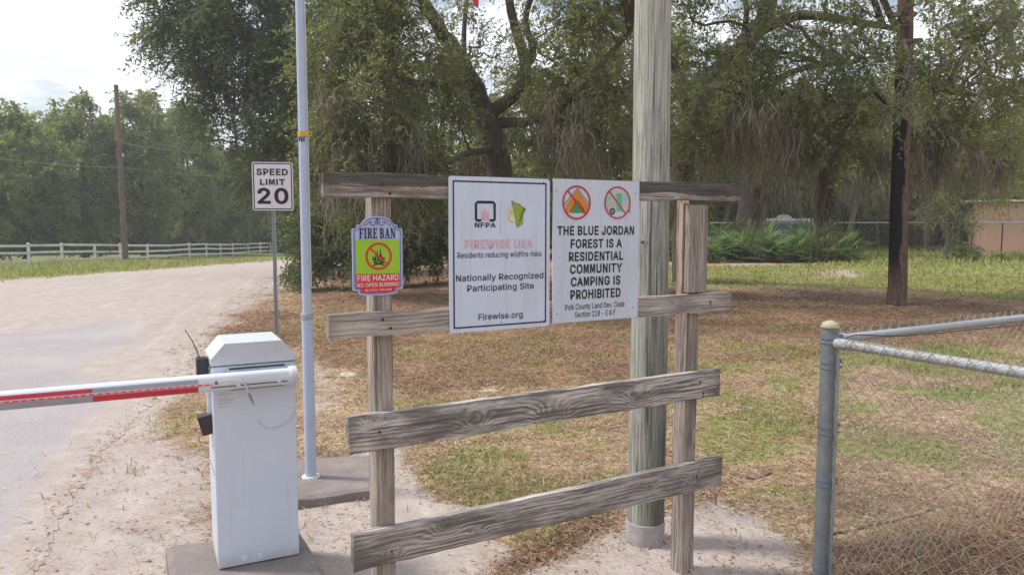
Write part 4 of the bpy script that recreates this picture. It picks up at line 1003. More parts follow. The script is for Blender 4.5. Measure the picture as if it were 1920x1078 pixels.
    spots = [(1262, 35.0, .9), (1338, 33.6, .8), (1365, 34.6, 1.1), (1398, 33.8, 1.0), (1420, 35.6, 1.2), (1446, 33.8, .95), (1470, 35.2, .95), (1494, 33.6, .9), (1515, 35.0, 1.25), (1540, 33.6, 1.05), (1552, 35.4, 1.2), (1580, 33.4, .85), (1382, 36.2, 1.2), (1500, 36.6, 1.0), (1340, 36.0, 1.1)]
    labs = ['palmetto showing alone between the wooden pole and the right sign post', 'palmetto just right of the right sign post at the front', 'tall palmetto second from the left end of the thicket', 'palmetto under the leaning mossy oak trunk', 'tall palmetto behind the front row left of the van', 'front palmetto below the left end of the white van', 'tall palmetto below the white van roof dome', 'short front palmetto in the middle of the thicket', 'largest dark green palmetto right of the van roof', 'front palmetto with dead fronds near the right of the thicket', 'tall palmetto at the right shoulder of the thicket', 'last low palmetto at the right end of the thicket', 'palmetto at the back touching the leaning oak', 'tall palmetto at the back under the white van', 'palmetto at the back beside the right sign post']
    for i, ((px, Y, sc), lab) in enumerate(zip(spots, labs)):
        b = onground(px, Y); t = thing('palmetto', lab, 'palmetto', b, i * 1.7, 'palmetto thicket at the back of the lawn'); t.scale = (sc, sc, sc)
        k3 = kinds[i % 4]
        for nm, me in zip(('fronds', 'dead_fronds', 'stalks'), k3):
            o = bpy.data.objects.new(nm, me); COL.objects.link(o); o.parent = t
build_trees()

GLYPHS = r"""
&448;197,-7 165,-5 136,1 110,12 88,26 69,42 54,62 43,84 36,108 34,133 37,163 47,189 63,213 85,235 140,279 216,335 237,352 255,375 262,405 258,427 245,445 226,457 201,461 168,453 145,431 139,416 137,399 139,380 145,363 169,327 204,284 438,0 364,0 171,231 121,293 102,319 87,344 78,370 75,398 79,430 91,458 109,481 134,499 165,510 200,513 235,510 266,499 290,482 308,459 320,433 324,404 322,382 315,362 305,342 291,325 256,293 154,217 128,195 110,174 100,154 97,131 100,108 109,87 124,70 143,57 166,49 193,46 223,50 251,59 278,75 301,95 321,121 336,151 343,174 348,198 349,224 408,224 406,194 403,167 397,144 385,115 371,92 345,62 333,47 315,30 294,17 271,7 246,-1 221,-5
-453;337,244 337,188 114,188 114,244
.188;95,-4 78,-1 63,9 53,24 50,41 53,59 63,73 78,83 95,87 113,83 128,73 138,59 141,41 138,24 128,9 113,-1
0453;227,-7 191,-3 158,7 130,24 105,48 85,77 69,113 60,144 53,178 49,214 48,254 49,294 53,330 60,364 69,395 85,431 106,461 130,484 159,502 191,512 227,516 262,512 295,502 323,484 348,461 368,431 384,395 393,364 400,330 404,294 405,254 404,214 400,178 393,144 384,113 368,77 348,48 323,24 295,7 263,-3;227,50 261,56 290,74 306,92 320,116 330,144 338,176 342,213 344,254 342,295 338,332 330,365 320,393 306,416 290,435 261,453 227,460 192,453 163,435 147,416 134,393 123,365 115,332 111,295 109,254 111,213 115,176 123,144 134,116 147,92 163,74 192,56
1453;76,0 76,55 391,55 391,0;276,509 276,0 212,0 212,448 86,358 86,427 198,509
2453;64,0 64,47 234,229 282,282 299,305 311,327 318,348 320,371 317,397 308,419 293,436 273,449 250,457 224,460 196,457 172,447 153,433 139,413 130,390 127,362 66,362 68,391 75,418 86,442 102,464 121,482 143,496 168,507 196,513 225,516 254,513 281,507 306,497 328,482 346,465 361,445 372,423 379,398 381,372 378,345 371,318 357,290 336,259 317,235 294,209 267,180 153,60 389,57 389,0
8453;226,-7 193,-5 163,1 136,11 111,25 91,42 74,62 62,84 54,109 52,135 55,166 65,195 81,220 101,241 125,256 153,265 129,276 109,289 93,308 80,330 73,354 70,380 73,405 79,429 90,450 106,469 124,485 146,498 170,508 197,514 226,516 255,514 282,508 306,498 328,485 346,469 361,450 373,429 379,405 382,380 379,354 372,330 359,308 343,289 323,276 300,267 327,256 351,241 372,220 387,195 397,166 401,135 398,109 391,84 378,62 362,42 341,25 317,11 289,1 259,-5;226,49 258,52 285,60 307,74 323,91 333,113 337,139 333,165 322,189 305,208 283,223 256,232 226,235 196,232 169,223 147,208 130,189 119,165 115,139 119,113 129,91 145,74 167,60 195,52;226,290 252,292 274,300 293,313 307,330 316,351 319,376 316,399 308,420 294,437 275,449 252,457 226,460 200,457 177,449 159,437 145,420 136,399 133,376 136,351 145,330 159,313 178,300 201,292
A480;16,0 201,509 276,509 463,0 395,0 287,302 264,372 232,478 245,478 213,371 191,302 85,0;110,142 110,199 370,199 370,142
B456;60,0 60,509 241,509 274,507 304,501 329,491 350,477 367,461 381,442 390,421 396,398 398,374 395,344 387,320 373,301 356,286 336,275 315,267 315,262 339,257 363,245 385,227 402,203 414,173 418,136 416,111 410,88 400,67 386,48 368,31 344,18 317,8 284,2 247,0;125,57 245,57 281,60 309,67 330,80 349,105 355,137 352,161 342,184 327,203 306,218 279,228 248,231 125,231;125,285 238,285 265,288 288,296 308,309 323,326 333,348 336,372 330,403 313,429 294,442 270,449 240,452 125,452
C510;267,-7 225,-3 186,7 150,25 119,49 92,79 70,115 57,146 48,179 42,215 40,254 42,293 48,329 57,362 70,393 92,429 119,459 150,484 186,501 225,512 267,516 293,514 317,511 340,504 362,496 383,485 402,471 427,447 448,418 459,397 467,373 473,348 408,348 401,373 389,395 375,413 357,428 337,440 315,449 292,454 267,456 237,453 209,445 184,432 161,414 141,391 125,364 113,332 106,295 103,254 106,213 113,177 125,145 141,117 161,94 184,76 210,63 237,56 267,53 292,55 315,60 337,69 357,81 375,96 389,114 401,136 408,160 473,160 467,135 459,112 448,91 428,62 402,38 383,24 363,13 341,5 317,-2 293,-6
D502;219,0 96,0 96,57 215,57 254,60 288,68 318,81 343,99 363,122 379,149 390,181 397,216 399,255 397,294 390,329 379,361 364,388 344,410 320,428 291,441 258,449 221,452 93,452 93,509 225,509 273,505 315,495 353,478 385,455 412,426 433,391 449,351 458,306 462,255 458,205 449,159 433,119 411,83 384,54 351,31 312,14 268,3;125,509 125,0 60,0 60,509
E419;60,0 60,509 372,509 372,452 125,452 125,286 355,286 355,229 125,229 125,57 375,57 375,0
F410;60,0 60,509 369,509 369,452 125,452 125,278 346,278 346,221 125,221 125,0
G520;269,-7 225,-3 185,7 149,25 118,49 91,79 69,116 57,146 47,179 42,215 40,254 42,293 47,329 57,362 69,393 91,429 117,459 149,484 184,501 223,512 265,516 291,514 316,510 340,504 363,494 384,483 403,469 421,453 436,436 449,416 460,395 468,373 474,349 408,349 399,372 387,393 373,411 356,427 337,439 315,448 291,454 265,456 236,453 209,445 183,432 160,414 141,392 125,364 113,332 106,295 103,254 106,213 113,177 125,145 141,117 161,95 184,76 210,63 238,56 269,53 296,55 322,61 345,71 365,85 382,102 396,123 407,147 413,173 415,202 434,199 283,199 283,256 478,256 478,200 475,160 466,124 451,91 431,62 406,38 377,19 344,5 308,-4
H517;60,0 60,509 125,509 125,289 392,289 392,509 457,509 457,0 392,0 392,232 125,232 125,0
I186;125,509 125,0 60,0 60,509
J396;185,-7 143,-2 106,11 75,33 52,63 38,100 33,145 33,173 98,173 98,145 100,117 108,93 122,74 149,56 185,50 220,56 248,74 261,93 269,117 272,145 272,509 336,509 336,145 332,100 318,63 294,33 263,11 227,-2
L393;60,0 60,509 125,509 125,57 361,57 361,0
M500;55,0 55,509 146,509 250,180 354,509 445,509 445,0 383,0 383,400 278,60 222,60 117,400 117,0
N490;60,0 60,509 142,509 365,125 365,509 430,509 430,0 348,0 125,385 125,0
O533;267,-7 225,-3 186,7 150,25 119,49 92,79 70,115 57,146 48,179 42,215 40,254 42,293 48,329 57,362 70,393 92,429 119,459 150,484 186,501 225,512 267,516 309,512 348,501 384,484 415,459 442,429 464,393 477,362 486,329 491,293 493,254 491,215 486,179 477,146 464,115 442,79 415,49 384,25 348,7 309,-3;267,53 296,55 324,63 349,76 372,94 392,116 408,144 420,176 428,213 430,254 428,295 420,332 408,365 392,392 372,415 349,433 324,446 296,453 267,456 237,453 210,445 184,433 161,415 142,392 125,364 113,332 106,295 103,254 106,213 113,176 125,144 142,117 161,94 184,76 210,63 237,55
P445;60,0 60,509 235,509 272,506 305,499 332,487 356,471 375,452 390,430 400,404 407,377 409,348 407,318 400,291 390,265 375,243 356,223 332,207 305,195 272,188 235,186 109,186 109,242 233,242 269,246 297,256 318,272 333,294 342,319 344,348 342,376 333,402 318,423 297,439 268,449 232,452 125,452 125,0
R449;60,0 60,509 236,509 273,506 305,500 333,489 356,473 376,455 390,433 401,408 407,381 409,352 407,323 401,296 390,271 376,250 356,232 333,217 305,206 273,200 236,198 96,198 96,255 234,255 269,258 298,267 319,281 334,300 342,324 345,352 342,380 334,405 319,425 298,440 269,449 233,452 125,452 125,0;353,0 230,229 303,229 428,0
S447;224,-9 188,-7 156,-1 128,9 102,23 81,40 64,60 51,83 42,109 38,137 104,137 110,110 123,88 142,71 166,59 194,52 224,49 257,52 286,60 311,74 329,92 341,114 346,139 342,161 332,179 316,193 296,205 245,222 184,239 145,253 112,269 86,289 67,313 56,341 52,372 54,400 62,425 75,448 92,468 113,484 138,498 165,508 195,514 227,516 259,514 289,508 316,498 340,484 360,468 377,449 390,427 398,403 401,378 337,378 326,412 302,437 280,449 254,456 225,459 194,456 167,448 145,435 129,418 118,398 115,376 119,352 131,334 148,319 169,308 212,293 264,279 312,264 336,252 359,238 379,220 395,198 405,171 408,139 406,112 399,87 386,64 370,43 349,25 323,11 294,0 261,-7
T449;32,452 32,509 417,509 417,452 257,452 257,0 193,0 193,452
U517;259,-8 220,-6 186,2 154,15 126,33 103,55 85,80 71,108 63,140 60,173 60,509 124,509 124,178 128,144 141,113 160,87 187,68 208,59 232,53 259,52 285,53 309,59 331,68 357,87 377,113 389,144 393,178 393,509 457,509 457,173 454,140 446,108 433,80 414,55 391,33 363,15 332,2 297,-6
W686;155,0 16,509 82,509 163,196 175,145 187,94 197,40 189,40 200,94 211,145 224,196 306,509 380,509 462,196 474,145 486,94 497,40 488,40 499,94 510,145 523,196 603,509 670,509 530,0 455,0 368,323 351,391 336,475 350,475 335,395 318,323 230,0
Y472;203,0 203,208 16,509 91,509 192,344 222,292 250,230 224,230 251,293 280,344 381,509 455,509 268,208 268,0
Z438;42,0 42,46 273,385 306,431 341,476 348,454 285,452 223,452 40,452 40,509 397,509 397,462 169,129 134,81 97,33 90,54 152,57 214,57 399,57 399,0
a389;160,-9 126,-5 94,5 68,22 48,45 35,73 30,108 34,138 43,161 58,179 78,193 100,203 125,211 178,220 234,227 265,235 276,255 273,279 267,297 256,311 240,322 220,329 196,331 171,329 149,322 118,301 100,274 41,291 57,322 79,346 104,364 133,375 163,382 194,384 239,379 263,372 286,360 306,343 322,320 330,301 335,278 337,251 337,0 277,0 277,52 272,52 252,25 236,12 215,1 190,-6;170,45 202,49 228,59 248,74 263,93 272,115 276,138 276,190 259,182 231,176 200,171 175,168 134,159 117,150 103,139 95,124 92,105 94,87 102,72 114,61 130,52 149,47
c396;207,-8 174,-5 144,3 117,16 93,35 72,58 56,85 44,116 37,150 34,187 37,225 44,260 56,291 72,318 93,341 117,360 144,374 174,382 207,384 234,383 260,377 284,368 305,356 324,341 340,322 353,301 362,277 303,262 290,289 270,311 242,325 207,330 173,325 145,310 124,287 108,258 102,236 98,212 96,187 98,163 102,139 108,117 124,89 145,66 173,51 207,46 243,52 271,66 292,89 304,117 363,102 354,78 341,56 325,37 306,21 285,9 261,-1 235,-6
d424;195,-8 165,-6 137,3 111,16 89,34 70,57 55,84 43,116 36,151 34,189 36,227 43,261 55,293 70,320 89,342 112,361 137,374 165,382 196,384 228,381 253,373 272,360 287,346 306,319 311,319 311,509 372,509 372,0 313,0 313,59 307,59 287,31 272,17 252,4 227,-5;205,47 236,51 263,65 284,86 299,115 306,138 310,162 312,189 310,216 306,241 300,263 284,291 263,312 237,325 205,330 172,325 145,311 124,290 108,261 102,239 98,215 96,189 98,163 102,139 109,117 124,88 145,66 172,51
e404;212,-8 177,-5 145,3 117,16 92,35 72,58 56,85 44,116 37,150 34,187 36,224 44,258 55,290 71,317 91,340 115,359 142,373 172,382 205,384 236,382 266,374 294,361 319,341 334,324 347,305 357,282 365,256 370,227 371,194 371,169 75,169 75,221 338,221 310,202 307,237 298,269 283,294 263,314 237,326 205,330 173,326 146,313 125,294 109,270 99,241 96,211 96,178 98,151 102,127 110,106 128,80 151,61 179,50 212,46 234,48 254,53 271,61 285,73 297,88 306,105 365,91 353,63 335,39 311,19 283,4 261,-3 237,-7
f254;228,379 228,327 6,327 6,379;81,0 81,432 84,461 96,486 113,505 135,519 161,527 187,530 222,527 243,521 227,468 215,472 195,474 171,470 154,460 145,443 142,419 142,0
g425;207,-151 180,-149 156,-146 134,-140 105,-127 82,-110 64,-91 51,-69 101,-41 122,-66 136,-78 154,-88 178,-95 207,-97 236,-95 261,-87 282,-75 298,-58 308,-34 311,-6 311,68 306,68 287,41 272,28 252,16 227,8 195,5 165,7 138,14 113,27 90,43 71,65 55,90 43,120 36,154 34,191 36,229 43,263 55,293 71,320 90,342 112,361 138,374 166,382 196,384 228,382 253,373 273,360 288,346 308,319 313,319 313,379 372,379 372,-9 370,-40 363,-67 350,-90 334,-109 314,-124 291,-136 265,-144 237,-149;205,59 237,63 264,75 285,95 300,121 307,142 311,166 312,193 311,219 307,242 300,264 285,291 264,312 237,325 205,330 172,325 145,312 124,290 109,262 102,241 98,218 96,193 98,167 102,144 109,123 124,96 145,76 172,63
i167;53,0 53,379 114,379 114,0;84,443 67,446 54,455 44,468 41,483 44,499 54,512 67,521 84,524 100,521 114,512 123,499 126,483 123,468 114,455 100,446
k381;110,137 110,212 121,212 284,379 360,379 184,199 177,199;53,0 53,509 114,509 114,0;294,0 148,186 191,229 372,0
l170;115,540 115,0 55,0 55,540
n410;114,227 114,0 53,0 53,379 112,379 112,287 102,287 116,319 132,344 152,362 175,374 200,382 227,384 264,380 295,369 321,349 341,321 350,298 355,271 357,240 357,0 296,0 296,235 293,263 286,286 273,304 246,323 210,329 184,326 161,317 141,303 126,283 117,257
o415;207,-8 174,-5 144,3 117,16 93,35 72,58 56,85 44,116 37,150 34,187 37,225 44,260 56,291 72,318 93,341 117,360 144,374 174,382 207,384 241,382 271,374 299,360 323,341 343,318 359,291 371,260 379,225 381,187 379,150 371,116 359,85 343,58 323,35 299,16 271,3 241,-5;207,46 242,51 270,66 292,89 307,117 314,139 318,163 319,187 318,212 314,236 307,258 292,287 270,310 242,325 207,330 173,325 145,310 124,287 108,258 102,236 98,212 96,187 98,163 102,139 108,117 124,89 145,66 173,51
p424;53,-143 53,379 112,379 112,319 118,319 137,346 152,360 171,373 197,381 229,384 259,382 287,374 313,361 335,342 354,320 370,293 381,261 388,227 390,189 388,151 381,116 370,84 355,57 336,34 313,16 288,3 260,-6 229,-8 198,-5 173,4 153,17 138,31 118,59 114,-143;220,47 253,51 279,66 301,88 316,117 323,139 327,163 328,189 327,215 323,239 316,261 301,290 280,311 253,325 220,330 188,325 161,312 140,291 125,263 118,241 114,216 113,189 114,162 118,138 125,115 140,86 162,65 188,51
r259;53,0 53,379 112,379 112,321 130,347 152,367 181,380 213,385 229,384 243,384 243,322 230,324 207,326 182,323 159,315 140,301 126,284 117,262 114,237 114,0
s365;182,-8 157,-7 133,-3 112,3 84,18 62,38 45,63 36,94 94,107 105,79 124,60 150,49 181,45 217,50 244,62 262,81 268,103 265,121 254,136 237,147 212,155 149,170 118,180 92,192 72,208 58,227 50,249 47,274 51,305 65,332 87,354 115,370 137,378 161,383 187,384 223,381 254,372 279,358 299,339 314,316 324,290 268,277 258,298 243,316 219,328 187,333 156,329 131,317 114,299 109,277 112,258 124,243 144,232 172,223 229,209 261,200 287,187 306,171 325,142 331,107 326,75 312,47 290,24 260,6 236,-2 210,-7
t227;204,379 204,327 6,327 6,379;65,471 126,471 126,98 128,76 136,61 150,53 170,50 185,51 202,54 213,2 192,-3 168,-4 138,-1 113,7 92,21 77,41 68,64 65,93
u410;182,-5 146,-1 115,11 89,31 69,59 60,82 54,109 53,139 53,379 114,379 114,144 116,117 124,94 137,75 164,56 200,50 226,53 249,62 268,77 283,97 293,122 296,153 296,379 357,379 357,0 298,0 298,92 307,92 294,60 277,35 257,17 234,5 209,-3
v389;163,0 17,379 84,379 165,155 187,87 206,21 184,21 203,87 224,155 305,379 371,379 226,0
w567;138,0 23,379 87,379 133,214 154,137 175,41 165,41 186,135 206,214 252,379 316,379 362,214 382,136 402,41 391,41 413,135 434,214 480,379 545,379 429,0 368,0 319,172 305,225 291,280 277,338 291,338 277,280 263,225 248,172 199,0
y389;47,-139 61,-86 71,-87 104,-89 118,-84 130,-74 141,-58 151,-36 163,-1 17,379 84,379 165,155 187,87 206,21 184,21 202,87 224,155 305,379 371,379 204,-58 191,-85 177,-107 159,-124 139,-136 117,-143 91,-145 65,-143
z380;42,0 42,46 254,320 48,323 48,379 333,379 333,331 126,60 339,56 339,0
"""
# ------------------------------------------------------------------ lettering
def load_glyphs():
    G = {}
    for ln in GLYPHS.strip('\n').split('\n'):
        ch, rest = ln[0], ln[1:]; f = rest.split(';')
        G[ch] = (int(f[0]) / 1000, [[tuple(int(v) / 1000 for v in p.split(',')) for p in c.split(' ')] for c in f[1:] if c])
    return G
GL = load_glyphs()

def fatten(c, d):
    """move an outline outward by d (holes run the other way and shrink)"""
    P = np.array(c); e = np.roll(P, -1, 0) - P; e /= np.linalg.norm(e, axis=1, keepdims=True) + 1e-9
    n = np.stack([-e[:, 1], e[:, 0]], 1); m = n + np.roll(n, 1, 0); L = np.maximum((m * m).sum(1, keepdims=True) / 2, .35)
    return P + m / L * d

def text_into(mb, s, x0, x1, z0, cap, y, bold=.022):
    """one line of lettering from x0 to x1 with its baseline at z0, drawn as flat faces"""
    x, V, F = 0.0, [], []
    for ch in s:
        if ch == ' ': x += .19 + bold; continue
        adv, cs = GL[ch]
        cs = [fatten(c, bold * .72) for c in cs]
        area = [float(np.sum(c[:, 0] * np.roll(c[:, 1], -1) - c[:, 1] * np.roll(c[:, 0], -1))) for c in cs]
        for i, c in enumerate(cs):
            if area[i] > 0: continue                       # a hole
            cu = bpy.data.curves.new('glyph', 'CURVE'); cu.dimensions = '2D'; cu.fill_mode = 'BOTH'
            lo, hi = c.min(0), c.max(0)
            for q in [c] + [h for j, h in enumerate(cs) if area[j] > 0 and (h.min(0) > lo).all() and (h.max(0) < hi).all()]:
                sp = cu.splines.new('POLY'); sp.points.add(len(q) - 1)
                for w_, p in zip(sp.points, q): w_.co = (p[0] + x, p[1], 0, 1)
                sp.use_cyclic_u = True
            o = bpy.data.objects.new('glyph', cu); COL.objects.link(o); bpy.context.view_layer.update()
            me = bpy.data.meshes.new_from_object(o.evaluated_get(bpy.context.evaluated_depsgraph_get()))
            n0 = len(V); V += [(v.co[0], v.co[1], -.0002 * (i % 3)) for v in me.vertices]; F += [tuple(k + n0 for k in p.vertices) for p in me.polygons]
            bpy.data.objects.remove(o); bpy.data.curves.remove(cu); bpy.data.meshes.remove(me)
        x += adv + bold * 1.25
    V = np.array(V)
    sx = (x1 - x0) / (V[:, 0].max() - V[:, 0].min()); sz = cap / (.509 + bold * 1.44)
    mb.add([(x0 + (v[0] - V[:, 0].min()) * sx, y + v[2], z0 + (v[1] + bold * .72) * sz) for v in V], F)

SERIF = {   # slab lettering on a unit-high grid: boxes (x0, z0, x1, z1) and strokes
    'F': (.62, [(.10, 0, .30, 1), (0, 0, .42, .09), (0, .91, .60, 1), (.30, .46, .47, .55), (.50, .70, .60, 1), (.42, .38, .49, .63)], []),
    'I': (.44, [(.12, 0, .32, 1), (0, 0, .44, .09), (0, .91, .44, 1)], []),
    'R': (.72, [(.10, 0, .30, 1), (0, 0, .38, .09), (0, .91, .42, 1), (.28, .47, .42, .55), (.56, 0, .74, .09)], [([(.38, .955), (.50, .92), (.555, .80), (.555, .68), (.50, .54), (.36, .51)], [.09, .15, .19, .19, .15, .08]), ([(.40, .52), (.52, .38), (.56, .15), (.62, .02)], [.1, .19, .19, .12])]),
    'E': (.64, [(.10, 0, .30, 1), (0, 0, .62, .09), (0, .91, .60, 1), (.30, .46, .46, .55), (.50, .72, .60, 1), (.52, 0, .62, .28), (.42, .38, .49, .63)], []),
    'B': (.70, [(.10, 0, .30, 1), (0, 0, .40, .09), (0, .91, .40, 1), (.28, .47, .44, .55)], [([(.38, .955), (.50, .92), (.54, .80), (.54, .70), (.49, .56), (.36, .51)], [.09, .15, .18, .18, .14, .08]), ([(.38, .51), (.52, .46), (.58, .33), (.58, .22), (.52, .08), (.36, .045)], [.09, .15, .2, .2, .15, .09])]),
    'A': (.78, [(0, 0, .28, .09), (.46, 0, .80, .09), (.22, .28, .52, .37)], [([(.15, .05), (.38, 1.0)], [.09, .09]), ([(.36, 1.0), (.62, .03)], [.2, .2])]),
    'N': (.80, [(.10, 0, .19, 1), (0, 0, .30, .09), (0, .91, .22, 1), (.60, 0, .69, 1), (.50, .91, .80, 1)], [([(.14, 1.0), (.62, .03)], [.2, .2])]),
}
def slab_text(mb, s, x0, x1, z0, cap, y):
    tot = sum(.30 if c == ' ' else SERIF[c][0] + .09 for c in s) - .09
    k = (x1 - x0) / tot; x = x0; e = 0
    for c in s:
        if c == ' ': x += .30 * k; continue
        w, bx, st = SERIF[c]
        for a in bx:
            mb.poly([(x + a[0] * k, z0 + a[1] * cap), (x + a[2] * k, z0 + a[1] * cap), (x + a[2] * k, z0 + a[3] * cap), (x + a[0] * k, z0 + a[3] * cap)], y - .00006 * (e % 5)); e += 1
        for pts, ws in st:
            mb.line([(x + p[0] * k, z0 + p[1] * cap) for p in pts], [v * k for v in ws], y - .00006 * (e % 5)); e += 1
        x += (w + .09) * k

def round_rect(x0, z0, x1, z1, r, n=5):
    P = []
    for cx, cz, a0 in ((x1 - r, z0 + r, -90), (x1 - r, z1 - r, 0), (x0 + r, z1 - r, 90), (x0 + r, z0 + r, 180)):
        for k in range(n + 1):
            a = rad(a0 + 90 * k / n); P.append((cx + r * math.cos(a), cz + r * math.sin(a)))
    return P

def frame_into(mb, outer, inner, y):
    n = len(outer); mb.add([(p[0], y, p[1]) for p in outer] + [(p[0], y, p[1]) for p in inner], [(i, (i + 1) % n, (i + 1) % n + n, i + n) for i in range(n)])

def bolt(mb, x, z, y, r=.005):
    mb.sphere((x, y, z), (r, r * .6, r), 10, 5, -1)

def bolts(parent, m, pts, y, r, name='bolt'):
    for x, z in pts:
        b_ = MB(); bolt(b_, x, z, y, r); b_.build(name, m, parent)

# ------------------------------------------------------------------ the wooden sign frame and what hangs on it
BX = np.array([.875779, .482713, 0]); BY = np.array([-.482713, .875779, 0]); BP = np.array([.85, 3.5, 0]); BROT = math.atan2(BX[1], BX[0])
def onboard(px, py, yo=0.0):
    d = ray(px, py); P = BP + BY * yo; c = np.array([0, 0, EYE])
    p = c + d * np.dot(P - c, BY) / np.dot(d, BY)
    return float(np.dot(p - BP, BX)), float(p[2])
def board_point(t, y, z): return BP + BX * t + BY * y + np.array([0, 0, z])

def build_frame():
    t0 = board_point(-1.50, .08, 0); root = thing('sign_frame', 'weathered wooden frame of two posts and four grey rails carrying the signs', 'sign frame', t0, BROT)
    ox = -1.50; oy = .08
    LC = lambda t, y, z: (t - ox, y - oy, z)
    lights = [((.46, .415, .385), (.195, .172, .16)), ((.54, .485, .445), (.235, .207, .187)), ((.62, .57, .54), (.20, .175, .165)), ((.55, .505, .48), (.19, .165, .155))]
    seen = [[], [(1275, 577, .02)], [(890, 795, .03), (1037, 767, .034), (1197, 742, .034), (700, 790, .016), (1130, 738, .012), (870, 768, .012)], [(840, 985, .022), (893, 1000, .014), (735, 1043, .018), (1218, 908, .016), (1300, 890, .014)]]
    rails = [(-1.731, .299, 1.812, 1.905, 1.83, 1.913, .60, 'top rail with dark weathered upper edge'), (-1.726, .253, 1.303, 1.395, 1.297, 1.392, .45, 'second rail, cut rough at the right end'),
             (-1.660, .194, .869, 1.010, .881, 1.018, .65, 'wide grey rail with large swirling knots'), (-1.649, .217, .416, .559, .428, .573, .62, 'lowest wide rail with straight dark grain')]
    for i, (a, b, z0, z1, z0r, z1r, st, lab) in enumerate(rails):
        m = wood('rail timber', 'X', lights[i][0], lights[i][1], seed=3.7 + 5.3 * i, knots=(.5, .35, .15, .2)[i], stain=min(.85, st + .15), length=b - a, pts=[(lambda w: (w[0] - a, w[1] - z0 - (z0r - z0) * (w[0] - a) / (b - a), kr))(onboard(kx, ky)) for kx, ky, kr in seen[i]], edge=(12.0, 2.0, 1.5, 2.0)[i], soft=(.1, .25, .1, .1)[i])
        mb = MB(); L = b - a; h = z1 - z0
        mb.box((0, 0, 0), (L, .038, h), (64, 2, 8), .0032, 40 + i)
        # the right hand end is not exactly level with the left
        mb.v = [(x, y, z + (z0r - z0) * x / L + ((z1r - z0r) / h - 1) * z * x / L) for x, y, z in mb.v]
        o = mb.build('rail', m, root, smooth=True, label=lab); o.location = LC(a, 0, z0)
        rust = M.setdefault('stain', plain('rust run below the nail', (.17, .075, .035), .9, 0, .3, 60))
        spots = {0: [(.215, .052), (.245, .018), (1.86, .05)], 1: [(.205, .062), (.235, .028), (1.84, .05)], 2: [(.12, .07), (1.72, .085), (1.74, .03)], 3: [(.15, .05), (1.70, .08)]}[i]
        for x, z in spots: bolts(o, M['rust'], [(x, z + (z0r - z0) * x / L)], 0, .006)
        rs = MB(); x, z = spots[-1]; z = z + (z0r - z0) * x / L; rs.line([(x - .002, z - .004), (x + .001, z - .016), (x - .001, z - .03)], [.007, .005, .001], -.0022); rs.build('rust_stain', rust, o)
    def post(a, y0, zt, seed, light, dark, lab=None, w=.078, d=.085, zb=-.25):
        mb = MB(); mb.box((0, 0, zb), (w, d, zt), (3, 3, 40), .0018, seed)
        o = mb.build('post', wood('post timber', 'Z', light, dark, seed=seed * 1.3, knots=.6, stain=.5, soft=.22), root, smooth=True, label=lab); o.location = LC(a, y0, 0)
    post(-1.545, .0405, 1.86, 2.0, (.48, .425, .375), (.215, .185, .16))
    post(.002, .0405, 1.84, 5.0, (.44, .375, .335), (.18, .145, .128))
    mb = MB(); mb.box((0, 0, 0), (.114, .036, .412), (4, 2, 12), .0016, 9)
    o = mb.build('spacer_board', wood('spacer timber', 'Z', (.44, .385, .355), (.21, .18, .163), seed=12.0, knots=.5, stain=.45, soft=.2), root, smooth=True); o.location = LC(-.024, .001, 1.398)
    mb = MB(); mb.box((0, 0, 0), (.030, .036, .445), (2, 2, 12), .0016, 19)
    o = mb.build('spacer_board', wood('side strip timber', 'Z', (.46, .35, .29), (.22, .15, .12), seed=17.0, knots=.3, stain=.3), root, smooth=True, label='narrow reddish strip beside the upper right post'); o.location = LC(-.032, .0425, 1.375)
build_frame()

def sign_root(name, label, t, y, z, cat='sign'):
    return thing(name, label, cat, board_point(t, y, z), BROT)

